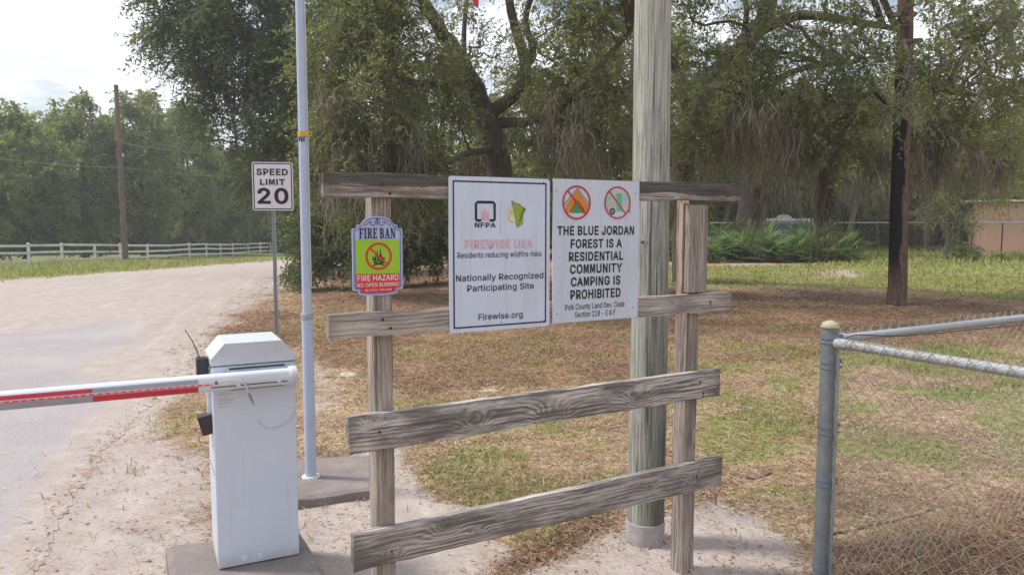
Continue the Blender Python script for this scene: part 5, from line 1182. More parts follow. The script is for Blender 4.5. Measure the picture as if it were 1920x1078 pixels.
def build_wildfire_sign():
    T0, Z0, w, h = -1.252, 1.294, .457, .610; yo = -.006
    r = sign_root('notice_sign', 'white metal sign with dark blue border about wildfire recognition, left of the camping sign', T0, yo, Z0)
    P = lambda px, py: (lambda q: (q[0] - T0, q[1] - Z0))(onboard(px, py, yo))
    mb = MB(); mb.prism(round_rect(0, 0, w, h, .014), 0, .003); mb.build('panel', M['sign_white'], r)
    b = MB(); i0, i1 = .0165, .0225
    def notch(i, c=.010): return [(i + c, i), (w - i - c, i), (w - i - c, i + c), (w - i, i + c), (w - i, h - i - c), (w - i - c, h - i - c), (w - i - c, h - i), (i + c, h - i), (i + c, h - i - c), (i, h - i - c), (i, i + c), (i + c, i + c)]
    frame_into(b, round_rect(i0, i0, w - i0, h - i0, .003, 2), round_rect(i1, i1, w - i1, h - i1, .002, 2), -.0012)
    b.build('border', M['navy'], r)
    def row(mbx, s, x0, x1, yb, yt, bold=.022):
        (ax, az), (bx, bz) = P(x0, yb), P(x1, yb); xm = (x0 + x1) / 2; zb = P(xm, yb)[1]; zt = P(xm, yt)[1]
        text_into(mbx, s, ax, bx, zb, zt - zb, -.0012, bold)
    t = MB()
    row(t, 'NFPA', 890, 929.5, 426.9, 417.5, .034)
    row(t, 'Residents reducing wildfire risks', 857.6, 1015, 482.5, 472, .008)
    row(t, 'Nationally Recognized', 855, 1018.6, 524.8, 513.2, .015)
    row(t, 'Participating Site', 876, 1000.7, 544, 532.3, .015)
    row(t, 'Firewise.org', 897, 979.7, 597.5, 586, .015)
    (x0, z1), (x1, z0) = P(890, 379), P(929.5, 413.5); th = .0105; s = .016
    t.line([(x0 + .028, z0), (x0 + th / 2 + .003, z0), (x0 + th / 2, z0 + .004), (x0 + th / 2, z1 - .006), (x0 + th / 2 + .006, z1), (x1 - th / 2 - .006, z1), (x1 - th / 2, z1 - .006), (x1 - th / 2, z0 + .004), (x1 - th / 2 - .003, z0), (x1 - .028, z0)], th, -.0012)
    t.build('lettering', M['navy'], r)
    f = MB(); row(f, 'FIREWISE USA', 872, 999, 466.2, 449.2, .045)
    f.build('faded_lettering', M['faded'], r); f = MB()
    cx, cz = (x0 + x1) / 2, z0 + .012
    for dx, hh, lean in ((-.013, .026, -.004), (-.005, .040, .003), (.004, .034, -.002), (.012, .027, .004)):
        f.line([(cx + dx, cz - .012), (cx + dx * 1.1, cz + hh * .4), (cx + dx + lean, cz + hh)], [.006, .007, .001], -.0013 - .0001 * (dx > 0))
    f.build('faded_flame', M['faded'], r)
    g = MB(); a = P(938.3, 374); c = P(938.3, 437); g.line([a, c], .0014, -.0012); g.build('divider', M['grey_ink'], r)
    # green and cream folded-leaf house emblem
    A = lambda cx_, cy_: P(860 + cx_ / 8.98, 360 + cy_ / 8.98)
    e = MB(); e.poly([A(890, 150), A(985, 600), A(1075, 540), A(1085, 260), A(1130, 290), A(1045, 245), A(1040, 195), A(1005, 195), A(1000, 215)][::-1], -.0012); e.build('emblem', M['leaf_ink'], r)
    e = MB(); e.poly([A(905, 235), A(850, 280), A(815, 350), A(815, 440), A(860, 500), A(960, 515)], -.0012); e.build('emblem', M['cream_ink'], r)
    e = MB()
    for pts, ww in (([(890, 150), (985, 600)], .0028), ([(890, 150), (1000, 215), (1130, 290)], .0030), ([(840, 280), (865, 340), (845, 430), (865, 490), (940, 510)], .0014), ([(900, 300), (880, 370), (905, 405), (915, 350)], .0012), ([(945, 250), (965, 290), (1000, 320), (1030, 290), (1045, 360), (1020, 420)], .0016),
                    ([(985, 420), (1040, 380), (1060, 430), (1000, 470), (990, 520)], .0016), ([(1010, 560), (1040, 500), (1065, 440)], .0014), ([(1075, 540), (1085, 260)], .0016), ([(985, 600), (1075, 540)], .0016)):
        e.line([A(*p) for p in pts], ww, -.0018)
    e.build('emblem_lines', M['green_ink'], r)
    bolts(r, M['dark_plastic'], [P(*q) for q in ((938, 343), (940, 604), (1019, 343), (1020, 601), (850, 340.5), (853, 615))], -.0005, .003, 'screw')

def no_symbol(mb, c, R, wd, y, ang=-45):
    mb.ring(c, R, R - wd, y, 48)
    a = rad(ang); d = np.array([math.cos(a), math.sin(a)]) * (R - wd * .5)
    mb.line([(c[0] - d[0], c[1] - d[1]), (c[0] + d[0], c[1] + d[1])], wd * .85, y - .0002)

def build_camping_sign():
    T0, Z0, w, h = -.779, 1.302, .451, .605; yo = -.005
    r = sign_root('notice_sign', 'white plastic sign prohibiting camping with crossed tent and trailer symbols', T0, yo, Z0)
    P = lambda px, py: (lambda q: (q[0] - T0, q[1] - Z0))(onboard(px, py, yo))
    mb = MB(); mb.prism(round_rect(0, 0, w, h, .003, 2), 0, .0035); mb.build('panel', M['sign_white2'], r)
    t = MB(); cp = lambda x, y: (600 + x / 2.3415, 300 + y / 2.3415)
    for s, x0, x1, yt, yb, bold in (('THE BLUE JORDAN', 1042, 1378, 290, 330, .035), ('FOREST IS A', 1100, 1325, 347, 386, .035), ('RESIDENTIAL', 1092, 1330, 402, 442, .035), ('COMMUNITY', 1097, 1326, 456, 496, .035),
                                   ('CAMPING IS', 1101, 1318, 511, 551, .035), ('PROHIBITED', 1099, 1319, 566, 607, .035), ('Polk County Land Dev. Code', 1076, 1336, 627, 651, .006), ('Section 218 - E & F', 1119, 1296, 661, 685, .006)):
        (ax, _), (bx, _) = P(*cp(x0, yb)), P(*cp(x1, yb)); zb = P(*cp((x0 + x1) / 2, yb))[1]; zt = P(*cp((x0 + x1) / 2, yt))[1]
        text_into(t, s, ax, bx, zb, zt - zb, -.0012, bold)
    t.build('lettering', M['black'], r)
    c1 = P(1081, 380); c2 = P(1157.5, 380.3); R = .0715
    A = lambda x, y: P(1030 + x / 10.667, 330 + y / 10.667)
    # tent
    q = MB(); q.poly([A(325, 590), A(340, 740), A(770, 735), A(780, 590), A(560, 270)], -.0012); q.build('tent_picture', M['orange'], r)
    q = MB(); q.poly([A(430, 742), A(690, 738), A(530, 520)], -.0020); q.build('tent_picture', M['green_ink'], r, label='green tent opening')
    q = MB(); q.line([A(290, 580), A(560, 250), A(805, 575)], .0032, -.0016); q.line([A(415, 715), A(530, 500), A(700, 720)], .0034, -.0024); q.line([A(560, 490), A(700, 700)], .003, -.0026); q.build('tent_outline', M['brown_ink'], r)
    # trailer
    q = MB()
    q.poly([A(1140, 310), A(1165, 690), A(1590, 690), A(1580, 320), A(1500, 295), A(1220, 290)], -.0012); q.build('trailer_picture', M['beige_ink'], r)
    q = MB(); q.poly([A(1350, 350), A(1350, 700), A(1445, 700), A(1445, 355)], -.0018); q.build('trailer_picture', M['teal'], r, label='green trailer door')
    q = MB(); q.poly([A(1135, 400), A(1140, 495), A(1225, 495), A(1225, 400)], -.0018); q.build('trailer_picture', M['sky_ink'], r, label='blue trailer window on the left'); q = MB(); q.poly([A(1475, 390), A(1475, 510), A(1550, 510), A(1550, 395)], -.0018); q.build('trailer_picture', M['sky_ink'], r, label='blue trailer window on the right')
    q = MB()
    for yy in (545, 580, 615): q.line([A(1120, yy), A(1330, yy + 3)], .0014, -.0016); q.line([A(1470, yy), A(1580, yy + 2)], .0014, -.0016)
    q.line([A(1345, 350), A(1345, 700), A(1450, 700), A(1450, 350), A(1345, 350)], .0016, -.0020); q.build('trailer_trim', M['grey_ink'], r)
    q = MB(); cw = A(1258, 707); q.ring(cw, .0145, .0085, -.0024, 28); q.ring(cw, .0035, .0005, -.0024, 12); q.build('trailer_wheel', M['black'], r); q = MB(); q.line([A(1570, 690), A(1620, 690)], .004, -.0016); q.line([A(1598, 690), A(1606, 765)], .0022, -.0018); q.build('trailer_hitch', M['black'], r)
    q = MB(); no_symbol(q, c1, R, .0075, -.0032, -47); no_symbol(q, c2, R * .985, .0065, -.0032, -47); q.build('prohibition_rings', M['red'], r)
    bolts(r, M['steel'], [P(*q) for q in ((1044, 357), (1191, 362), (1044, 589), (1187, 576))], -.0005, .0035, 'screw')

def build_fire_ban():
    yo = .034; T0, Z0 = onboard(709.5, 553, yo); Z0 -= .002
    r = sign_root('fire_ban_sign', 'small arched fire ban plaque with lime and red panels on the left post', T0, yo, Z0)
    a = .0975
    def outline(i):
        o = []
        o += [(-.074 + i * .6, i + .006)] + [(.074 * math.sin(u) * (1 - i * 8), i + .009 - .009 * math.cos(u)) for u in np.linspace(-.95, .95, 9)] + [(.074 - i * .6, i + .006), (.075 - i * .6, .020 + i), (a - i, .022 + i), (a - i, .250 - i * .7), (.079 - i * .4, .252 - i * .7), (.078 - i * .4, .264 - i * .8), (.064 - i * .4, .266 - i * .8)]
        o += [(.060 * math.cos(u), .266 + (.031) * math.sin(u) - i) for u in np.linspace(.25, math.pi - .25, 13)]
        o += [(-.064 + i * .4, .266 - i * .8), (-.078 + i * .4, .264 - i * .8), (-.079 + i * .4, .252 - i * .7), (-a + i, .250 - i * .7), (-a + i, .022 + i), (-.075 + i * .6, .020 + i)]
        return o
    MB().prism(outline(0), 0, .004).build('panel', M['lilac'], r)
    b = MB(); frame_into(b, outline(.0055), outline(.0105), -.0010); b.build('border', M['lilac_dark'], r)
    MB().poly([(-.085, .082), (.085, .082), (.085, .210), (-.085, .210)], -.0012).build('lime_panel', M['lime'], r)
    MB().poly([(-.0845, .030), (-.068, .026), (-.064, .014), (-.03, .010), (.03, .010), (.064, .014), (.068, .026), (.0845, .030), (.0845, .0815), (-.0845, .0815)], -.0013).build('red_panel', M['red_fire'], r)
    t = MB(); slab_text(t, 'FIRE BAN', -.071, .071, .2135, .039, -.0014)
    for sg in (-1, 1):
        t.line([(sg * .006, .270), (sg * .014, .262), (sg * .024, .263), (sg * .030, .271), (sg * .024, .276), (sg * .019, .271)], .0024, -.0013)
        t.line([(sg * .022, .275), (sg * .034, .276), (sg * .042, .265), (sg * .050, .261), (sg * .051, .268)], .0022, -.0016)
        t.line([(0, .284), (sg * .008, .280), (sg * .010, .274), (sg * .003, .272)], .0024, -.0016)
    t.line([(0, .292), (0, .262)], .0028, -.0019); t.build('lettering', M['navy'], r)
    p = MB(); text_into(p, 'FIRE HAZARD', -.080, .080, .0560, .0215, -.0020, .012); text_into(p, 'NO OPEN BURNING', -.080, .080, .0335, .0150, -.0020, .006)
    for sg in (-1, 1):
        p.ring((sg * .047, .0215), .0042, .0022, -.0019, 12)
        p.line([(sg * x, .0215 + .003 * math.sin(x * 480)) for x in np.linspace(.004, .041, 26)], .0016, -.0019)
    p.build('white_lettering', M['pale_print'], r)
    f = MB(); c = (.003, .147)
    for dx, h0, h1, ln in ((-.019, -.028, .002, -.004), (-.012, -.026, .014, .005), (-.003, -.024, .026, -.003), (.005, -.024, .034, .002), (.012, -.026, .010, -.004), (.018, -.028, -.002, .003)):
        f.line([(c[0] + dx * .6, c[1] + h0), (c[0] + dx * 1.15, c[1] + h0 * .3), (c[0] + dx + ln, c[1] + h1)], [.003, .0072, .0008], -.0016 - .00005 * (dx > 0))
    f.line([(c[0] - .022, c[1] - .033), (c[0] + .020, c[1] - .024)], .0045, -.0018); f.line([(c[0] + .022, c[1] - .033), (c[0] - .020, c[1] - .024)], .0045, -.0019)
    f.build('flame_picture', M['navy'], r)
    q = MB(); no_symbol(q, c, .0515, .0088, -.0024, -43); q.build('prohibition_ring', M['red_ring'], r)

def build_speed_sign():
    b = gpt(519, 627); r = thing('speed_limit_sign', 'white speed limit 20 sign on a galvanised post beside the sand road', 'road sign', b, rad(9))
    mb = MB(); zt = 1.72 + .62
    for x0, x1, y0, y1 in ((-.030, -.020, 0, .004), (.020, .030, 0, .004), (-.022, -.018, .004, .028), (.018, .022, .004, .028), (-.018, .018, .026, .030)): mb.box((x0, y0, -.2), (x1, y1, 2.60))
    for z in np.arange(.1, 2.5, .05): mb.box((-.004, .0245, z - .004), (.004, .0262, z + .004))
    mb.build('post', M['galv'], r)
    cz = at(512.5, 350, 11.57)[2]; w, h = .605, .735; cx = .0
    p = MB(); p.prism(round_rect(cx - w / 2, cz - h / 2, cx + w / 2, cz + h / 2, .03), -.006, -.003); p.build('panel', M['speed_white'], r)
    k = MB(); o1 = round_rect(cx - w / 2 + .016, cz - h / 2 + .016, cx + w / 2 - .016, cz + h / 2 - .016, .022); o2 = round_rect(cx - w / 2 + .031, cz - h / 2 + .031, cx + w / 2 - .031, cz + h / 2 - .031, .012)
    frame_into(k, o1, o2, -.0085)
    X = lambda f: cx - w / 2 + w * f
    Z = lambda f: cz + h / 2 - h * f
    for s, a, c, t, bt, bo in (('SPEED', .11, .88, .136, .272, .042), ('LIMIT', .19, .80, .35, .475, .042), ('20', .12, .88, .535, .865, .036)):
        text_into(k, s, X(a), X(c), Z(bt), Z(t) - Z(bt), -.0085, bo)
    k.build('lettering', M['black'], r)
    bolts(r, M['steel'], [(0, cz + .30), (0, cz - .30)], -.007, .008)
build_wildfire_sign(); build_camping_sign(); build_fire_ban(); build_speed_sign()

# ------------------------------------------------------------------ barrier gate on its slab
def rough_slab(name, label, pts, h, seed):
    """cast slab with worn edges over a four-cornered outline"""
    P = [np.array(p[:2]) for p in pts]; c = sum(P) / 4; z0 = float(gh(*c))
    root = thing(name, label, 'slab', (c[0], c[1], z0)); nx, ny = 26, 26; V, F = [], []
    def pt(u, v): return (P[0] * (1 - u) + P[1] * u) * (1 - v) + (P[3] * (1 - u) + P[2] * u) * v - c
    us = np.linspace(0, 1, nx + 1)
    for j in range(ny + 1):
        for i in range(nx + 1):
            p = pt(us[i], us[j]); e = min(us[i], 1 - us[i], us[j], 1 - us[j])
            n_ = vnoise(p[0] * 9, p[1] * 9, 0, seed)
            V.append((p[0], p[1], h - .012 * (e == 0) - .004 * (n_ - .5) - (.010 * n_ if e == 0 else 0)))
    for j in range(ny):
        for i in range(nx): a = j * (nx + 1) + i; F.append((a, a + 1, a + nx + 2, a + nx + 1))
    ed = [i for i in range(nx + 1)] + [j * (nx + 1) + nx for j in range(1, ny + 1)] + [ny * (nx + 1) + i for i in range(nx - 1, -1, -1)] + [j * (nx + 1) for j in range(ny - 1, 0, -1)]
    n0 = len(V)
    for q in ed:
        x, y, z = V[q]; k = 1.0 + .02 * (vnoise(x * 14, y * 14, 0, seed + 3)); V.append((x * k, y * k, -.12))
    m = len(ed); F += [(ed[i], n0 + i, n0 + (i + 1) % m, ed[(i + 1) % m]) for i in range(m)]
    MB().add(V, F).build('slab', M['concrete'], root)
    return z0 + h

def gz(px, py, z): d = ray(px, py); return np.array([0, 0, EYE]) + d * (z - EYE) / d[2]

def build_barrier():
    bl, br, fr_ = gz(310, 1021, .1), gz(562, 993, .1), gz(608, 1070, .1)
    u = fr_ - br; u = u / np.linalg.norm(u)
    fl = bl + u * .64; fr = br + u * .66; br = br - u * .02
    rough_slab('concrete_slab', 'low concrete slab under the white barrier cabinet', [fl, fr, br, bl], .10, 5)
    o = np.array([-1.378, 3.382, .1]); rz = math.atan2(.4475, .894)
    r = thing('barrier_gate', 'white boom barrier cabinet with a red and white striped arm across the road', 'barrier', o, rz)
    W_, D_, H_ = .372, .305, 1.0
    mb = MB(); mb.box((0, 0, .004), (W_, D_, H_), bev=.004); mb.build('cabinet', M['cabinet'], r)
    # lid: five-sided profile pushed back
    e = .004; prof = [(-e, .970), (W_ + e, .970), (W_ + e, 1.000), (W_ - .058, 1.070), (.058, 1.070), (-e, 1.000)]
    MB().prism(prof, -e, D_ + e).build('lid', M['white_top'], r)
    k = MB(); k.box((-.0045, -.0055, .9655), (W_ + .0045, -.0005, .9685)); k.build('seam', M['slot'], r)
    # slots, knockouts, sticker traces on the front
    for a_, b_ in (((.075, -.0012, .9465), (.325, -.0003, .9545)), ((.082, -.0012, .8500), (.318, -.0003, .8565))): k = MB(); k.box(a_, b_); k.build('slot', M['slot'], r)
    for x, z in ((.115, .037), (.185, .034)): k = MB(); k.tube([(x, -.0014, z), (x, 0, z)], [.0125, .0135], 20); k.build('knockout', M['white_metal'], r)
    k = MB()
    for i in range(5): k.box((.022 + .004 * (i % 2), -.0008, .775 + .014 * i), (.075 + .018 * ((i * 7) % 3) / 2, -.0002, .778 + .014 * i + .003 * (i % 3)))
    k.box((.028, -.0008, .79), (.0295, -.0002, .835)); k.box((.055, -.0008, .80), (.0565, -.0002, .845)); k.build('sticker', M['sticker'], r)
    # vents on the left flank
    k = MB()
    for i in range(5): k.box((-.0012, .05, .05 + .022 * i), (-.0002, .11, .058 + .022 * i))
    k.build('vent', M['fence_white'], r)
    k = MB(); k.box((-.0014, .02, .45), (-.0004, .285, .453)); k.box((-.0014, .02, .955), (-.0004, .285, .958)); k.build('door_seam', M['slot'], r)
    # arm
    ay, az, ar = -.052, .904, .0395
    arm = MB(); n = 16; sec = []
    for q in range(n): a = 2 * math.pi * q / n; sec.append((abs(math.cos(a)) ** .75 * math.copysign(1, math.cos(a)) * .030, abs(math.sin(a)) ** .75 * math.copysign(1, math.sin(a)) * ar))
    xs = [.352, .340, -.06, -2.4, -3.6]
    V = [(x, ay + s[0], az + s[1] + (x - .34) * -.002) for x in xs for s in sec]; F = [(i * n + q, (i + 1) * n + q, (i + 1) * n + (q + 1) % n, i * n + (q + 1) % n) for i in range(len(xs) - 1) for q in range(n)]
    F += [tuple(range(n)), tuple(reversed(range((len(xs) - 1) * n, len(xs) * n)))]
    ao = arm.add(V, F).build('arm', M['white_metal'], r, smooth=True)
    # reflective tape, upper and lower band swapping colour every half metre
    edges = [-.064, -.476, -.89, -1.30, -1.71, -2.12, -2.53, -2.94, -3.35]
    red_m, grey_m = MB(), MB()
    def band(mbx, x0, x1, z0, z1):
        zs = np.linspace(z0, z1, 4)
        def yy(z): s_ = min(1, abs(z) / ar); return ay - (.030 * max(0, 1 - s_ ** 2.67) ** .375) - .0012
        V = [(x, yy(z), az + z + (x - .34) * -.002) for z in zs for x in (x0, x1)]
        mbx.add(V, [(2 * i, 2 * i + 1, 2 * i + 3, 2 * i + 2) for i in range(3)])
    for i in range(len(edges) - 1):
        a, b = edges[i], edges[i + 1]
        band(grey_m if i % 2 == 0 else red_m, b, a, .007, .0245); band(red_m if i % 2 == 0 else grey_m, b, a, -.0345, -.009)
    red_m.build('tape', M['tape_red'], ao, label='red reflective tape'); grey_m.build('tape', M['tape_grey'], ao, label='silver reflective tape')
    sm = MB(); sm.tube([(-.005, ay - .0315, az - .001), (-3.4, ay - .0315, az + .006)], .0052, 8); sm.build('light_strip', M['led'], ao)
    dm = MB()
    for x in np.arange(-.02, -3.4, -.030): dm.box((x - .017, ay - .0385, az - .0026 + (x - .34) * -.002), (x, ay - .0360, az + .0022 + (x - .34) * -.002))
    dm.build('strip_segments', M['tape_red'], ao)
    # clamp saddle and its bolts
    sd_ = MB(); sd_.tube([(.366, ay, az), (.345, ay, az)], [.047, .049], 22); sd_.tube([(.345, ay, az), (.330, ay, az)], [.049, .0445], 22)
    sd_.box((.06, -.024, .858), (.352, -.0003, .866)); sd_.box((.06, -.024, .938), (.352, -.0003, .946)); sd_.build('clamp', M['white_top'], r, smooth=True)
    ln = MB(); ln.box((-.01, ay - .0325, az - .0185), (.322, ay - .0290, az - .0150)); ln.build('clamp_gap', M['slot'], r)
    for x in (.105, .285): bl_ = MB(); bl_.tube([(x, ay - .026, az - .014), (x, ay - .034, az - .014)], [.010, .009], 14); bl_.sphere((x, ay - .034, az - .014), (.0055, .004, .0055), 8, 5); bl_.build('bolt', M['white_metal'], r, smooth=True)
    hd = MB(); hd.tube([(.012, ay - .029, az + .004), (.012, ay - .033, az + .004)], .007, 12); hd.build('cable_gland', M['dark_plastic'], r)
    # cable with its plug, and the loop down the front
    c = MB(); P_, R_ = smooth_path([(.012, ay - .032, az + .004), (.05, ay - .036, az + .012), (.10, ay - .036, az + .006), (.132, ay - .036, az - .015), (.148, ay - .034, az - .055)], [.0018, .0018, .002, .003, .004], 6); c.tube(P_, R_, 6)
    P_, R_ = smooth_path([(.366, -.055, .93), (.381, -.03, .88), (.384, -.012, .80), (.374, -.006, .73), (.335, -.005, .675), (.275, -.004, .652), (.225, -.004, .660), (.195, -.004, .70)], [.0022] * 8, 6); c.tube(P_, R_, 6)
    c.build('cable', M['cable'], r, smooth=True)
    c = MB(); c.tube([(.148, ay - .034, az - .055), (.152, ay - .034, az - .068), (.164, ay - .033, az - .100)], [.005, .006, .0045], 8); c.tube([(.164, ay - .033, az - .100), (.169, ay - .033, az - .114)], [.003, .003], 8); c.build('plug', M['steel'], r, smooth=True)
    # receiver with antenna and the photo eye on the left flank
    c = MB(); c.box((-.058, .085, .905), (-.006, .155, .995), bev=.004); c.build('receiver_box', M['dark_plastic'], r)
    c = MB(); c.box((-.007, .105, .955), (.0, .125, .965)); c.tube([(-.040, .12, .99), (-.070, .118, 1.075), (-.098, .115, 1.125)], [.0026, .0022, .0016], 6); c.sphere((-.099, .115, 1.127), .0035, 8, 5); c.build('antenna', M['dark_plastic'], r)
    c = MB(); P8 = [(-.066, .06, .722), (-.002, .06, .730), (-.002, .06, .640), (-.043, .06, .633)]
    c.prism([(p[0], p[2]) for p in P8][::-1], .06, .135); c.build('photo_eye', M['brown_plastic'], r)
    c = MB(); c.box((-.016, .09, .70), (-.0005, .12, .93)); c.build('conduit', M['white_metal'], r)
build_barrier()

# ------------------------------------------------------------------ flagpole with its flag
def build_flagpole():
    cs = [gz(540, 933, .07), gz(700, 913, .07), gz(700, 850, .07), gz(540, 856, .07)]
    zt = rough_slab('concrete_slab', 'stained concrete slab under the grey flagpole', cs, .07, 8)
    b = gz(583, 892, .07); b[2] = zt - .002
    r = thing('flagpole', 'slim grey painted flagpole between the speed limit sign and the wooden frame', 'flagpole', b)
    zj = 1.055
    m = MB(); m.tube([(0, 0, 0), (0, 0, zj)], .0365, 20); m.build('lower_tube', M['grey_paint'], r, smooth=True)
    m = MB(); m.tube([(0, 0, zj), (0, 0, 3.2), (0, 0, 6.2)], [.0295, .0275, .025], 20); m.build('upper_tube', M['grey_paint'], r, smooth=True)
    m = MB(); m.tube([(0, 0, zj - .012), (0, 0, zj - .011), (0, 0, zj + .026), (0, 0, zj + .027)], [.0375, .0395, .0395, .0375], 20); m.box((-.008, -.052, zj), (.008, -.036, zj + .016)); m.build('clamp', M['galv'], r)
    m = MB(); m.tube([(0, 0, .0), (0, 0, .012)], [.060, .056], 26); m.build('base_ring', M['fence_white'], r)
    z = at(570, 249, 4.7)[2] - b[2]
    m = MB(); m.tube([(0, 0, z - .016), (0, 0, z + .016)], .0315, 20); m.box((.02, -.032, z - .013), (.062, -.028, z + .013)); m.build('tape_band', M['yellow'], r)
    m = MB(); m.ring((.052, z), .006, .002, -.0335, 12); m.build('tag_hole', M['rust'], r)
    m = MB()
    for x, w in ((-.018, .007), (-.004, .007), (.010, .008)): m.box((x, -.0335, z - .048), (x + w, -.0305, z - .020))
    m.build('number_marks', M['navy'], r)
    m = MB(); m.sphere((0, 0, 6.25), .06, 16, 10); m.build('finial', M['brass'], r, smooth=True)
    m = MB(); m.tube([(.034, -.01, 1.25), (.034, -.012, 3.0), (.032, -.01, 6.1)], .0028, 5); m.build('halyard', M['cable'], r)
    # the flag: it streams to the right, one lower corner dips into view
    hz = z + 1.43; hoist, fly = .95, 1.5; stripes = 13
    f = thing('flag', 'red and white striped flag of which one corner shows at the top edge', 'flag', (b[0] + .04, b[1], b[2] + hz))
    nu, nv = 36, 26
    def fp(u, v): return (u * fly * .71, .16 * math.sin(u * 7 + v * 1.3) * u + .10 * u, v * hoist - .62 * u ** 1.25 - .06 * math.sin(u * 6 + v))
    parts = {'red_stripes': [], 'white_stripes': [], 'canton': []}; V = [fp(i / nu, j / nv) for j in range(nv + 1) for i in range(nu + 1)]
    for j in range(nv):
        for i in range(nu):
            a = j * (nu + 1) + i; q = (a, a + 1, a + nu + 2, a + nu + 1)
            k = 'canton' if (i < nu * .4 and j >= nv * 6 / 13) else ('red_stripes' if (j * stripes // nv) % 2 == 0 else 'white_stripes'); parts[k].append(q)
    for k, m_ in (('red_stripes', 'flag_red'), ('white_stripes', 'flag_white'), ('canton', 'flag_blue')):
        MB().add(V, parts[k]).build(k, M[m_], f, smooth=True)
build_flagpole()

# ------------------------------------------------------------------ wooden utility poles and wires
def build_poles():
    b = gpt(1215, 1026); b[1] += .09
    r = thing('utility_pole', 'thick weathered grey green wooden pole standing behind the sign frame', 'utility pole', b)
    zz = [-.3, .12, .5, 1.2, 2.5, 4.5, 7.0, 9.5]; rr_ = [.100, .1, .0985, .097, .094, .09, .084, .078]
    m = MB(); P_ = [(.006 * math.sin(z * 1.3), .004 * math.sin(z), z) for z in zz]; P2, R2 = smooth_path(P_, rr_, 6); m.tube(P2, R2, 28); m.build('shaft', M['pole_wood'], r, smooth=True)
    m = MB(); m.tube([(0, 0, -.05), (0, 0, .115), (0, 0, .118)], [.1045, .1042, .1015], 28); m.build('painted_collar', plain('flaking whitewash', (.40, .365, .365), .9, 0, .2, 14, .2, ((.16, .13, .12), .8)), r, smooth=True)
    z = at(1200, 455, 3.85)[2]
    m = MB(); m.box((-.068, -.088, z - .008), (-.030, -.080, z + .008)); m.build('bracket', M['galv'], r)
    m = MB(); bolt(m, -.052, z, -.090, .006); m.build('bolt', M['rust'], r)
    # the roadside pole
    b = np.array([-27.0, 52.2, 0]); b[2] = float(gh(b[0], b[1])); bb = at(236, 496, 52.2); tp = at(217.5, 160, 52.2); b[0] = bb[0]
    r = thing('utility_pole', 'tall slim brown utility pole in front of the white fence', 'utility pole', b)
    d = tp - b
    MB().tube([(0, 0, -.3), d * .5, d], [.20, .17, .135], 14).build('shaft', M['pole_brown'], r, smooth=True)
    m = MB(); m.tube([d - [0, 0, .15], d + [.55, 1.0, -1.2]], [.03, .03], 6); m.build('brace', M['galv'], r)
    root_w = []
    for i, (z0, ex, ez) in enumerate(((d[2] - .35, 640, 215), (d[2] - 3.9, 640, 275), (d[2] - 5.6, 700, 312))):
        p0 = b + np.array([0, 0, 0]) + d * (z0 / d[2]); p1 = at(ex, ez, 96); pts = []
        for t in np.linspace(0, 1, 18): q = p0 + (p1 - p0) * t; q = q - np.array([0, 0, 1.0 * 4 * t * (1 - t)]); pts.append(q)
        q0 = at(-500, 60 + 75 * i, 32); pre = []
        for t in np.linspace(0, 1, 12)[:-1]: q = q0 + (p0 - q0) * t; q = q - np.array([0, 0, .5 * 4 * t * (1 - t)]); pre.append(q)
        w = thing('power_line', ('top', 'middle', 'lowest')[i] + ' of the thin wires strung from the roadside utility pole', 'wire', p0, 0, 'wires on the roadside pole')
        allp = [q - p0 for q in ((pre if i == 2 else []) + pts)]
        MB().tube(allp, .016, 5).build('wire', M['wire'], w)
build_poles()

# ------------------------------------------------------------------ white board fence
def build_white_fence():
    A, B = np.array([-27.6, 41.6]), np.array([-28.9, 92.0]); d = (B - A) / np.linalg.norm(B - A); ys = [30.5, 34.2, 38.1, 42.7, 46, 49.8, 53.2, 57.4, 61.3, 65.3, 69.2, 72.8, 76.3, 81, 85.3, 89.2, 93.2, 97]
    pts = [A + d * (y - A[1]) / d[1] for y in ys]; pts = [np.array([p[0], p[1], float(gh(*p))]) for p in pts]
    r = thing('board_fence', 'white three rail board fence along the far side of the road', 'fence', pts[0])
    o = pts[0]
    dark = plain('bare weathered post', (.16, .15, .14), .8)
    for i, p in enumerate(pts):
        m = MB(); h = 1.28 + .05 * math.sin(i * 2.3); m.box((-.065, -.065, -.2), (.065, .065, h), bev=.012); q = m.build('post', dark if i == 8 else M['fence_white'], r, label='dark unpainted post' if i == 8 else None); q.location = p - o; q.rotation_euler = (.01 * math.sin(i * 5), .02 * math.sin(i * 3.1), 0)
    for i in range(len(pts) - 1):
        for z in (.30, .74, 1.16):
            a, b = pts[i] - o, pts[i + 1] - o; j1, j2 = .03 * math.sin(i * 7 + z * 9), .03 * math.sin(i * 5 + z * 17)
            m = MB(); x = .075
            V = [(p[0] + x + dx, p[1], p[2] + z + jz + dz) for p, jz in ((a, j1), (b, j2)) for dx, dz in ((0, -.07), (.028, -.07), (.028, .07), (0, .07))]
            m.add(V, [(0, 1, 2, 3), (7, 6, 5, 4), (0, 4, 5, 1), (1, 5, 6, 2), (2, 6, 7, 3), (3, 7, 4, 0)]); m.build('rail', M['fence_white'], r)
build_white_fence()

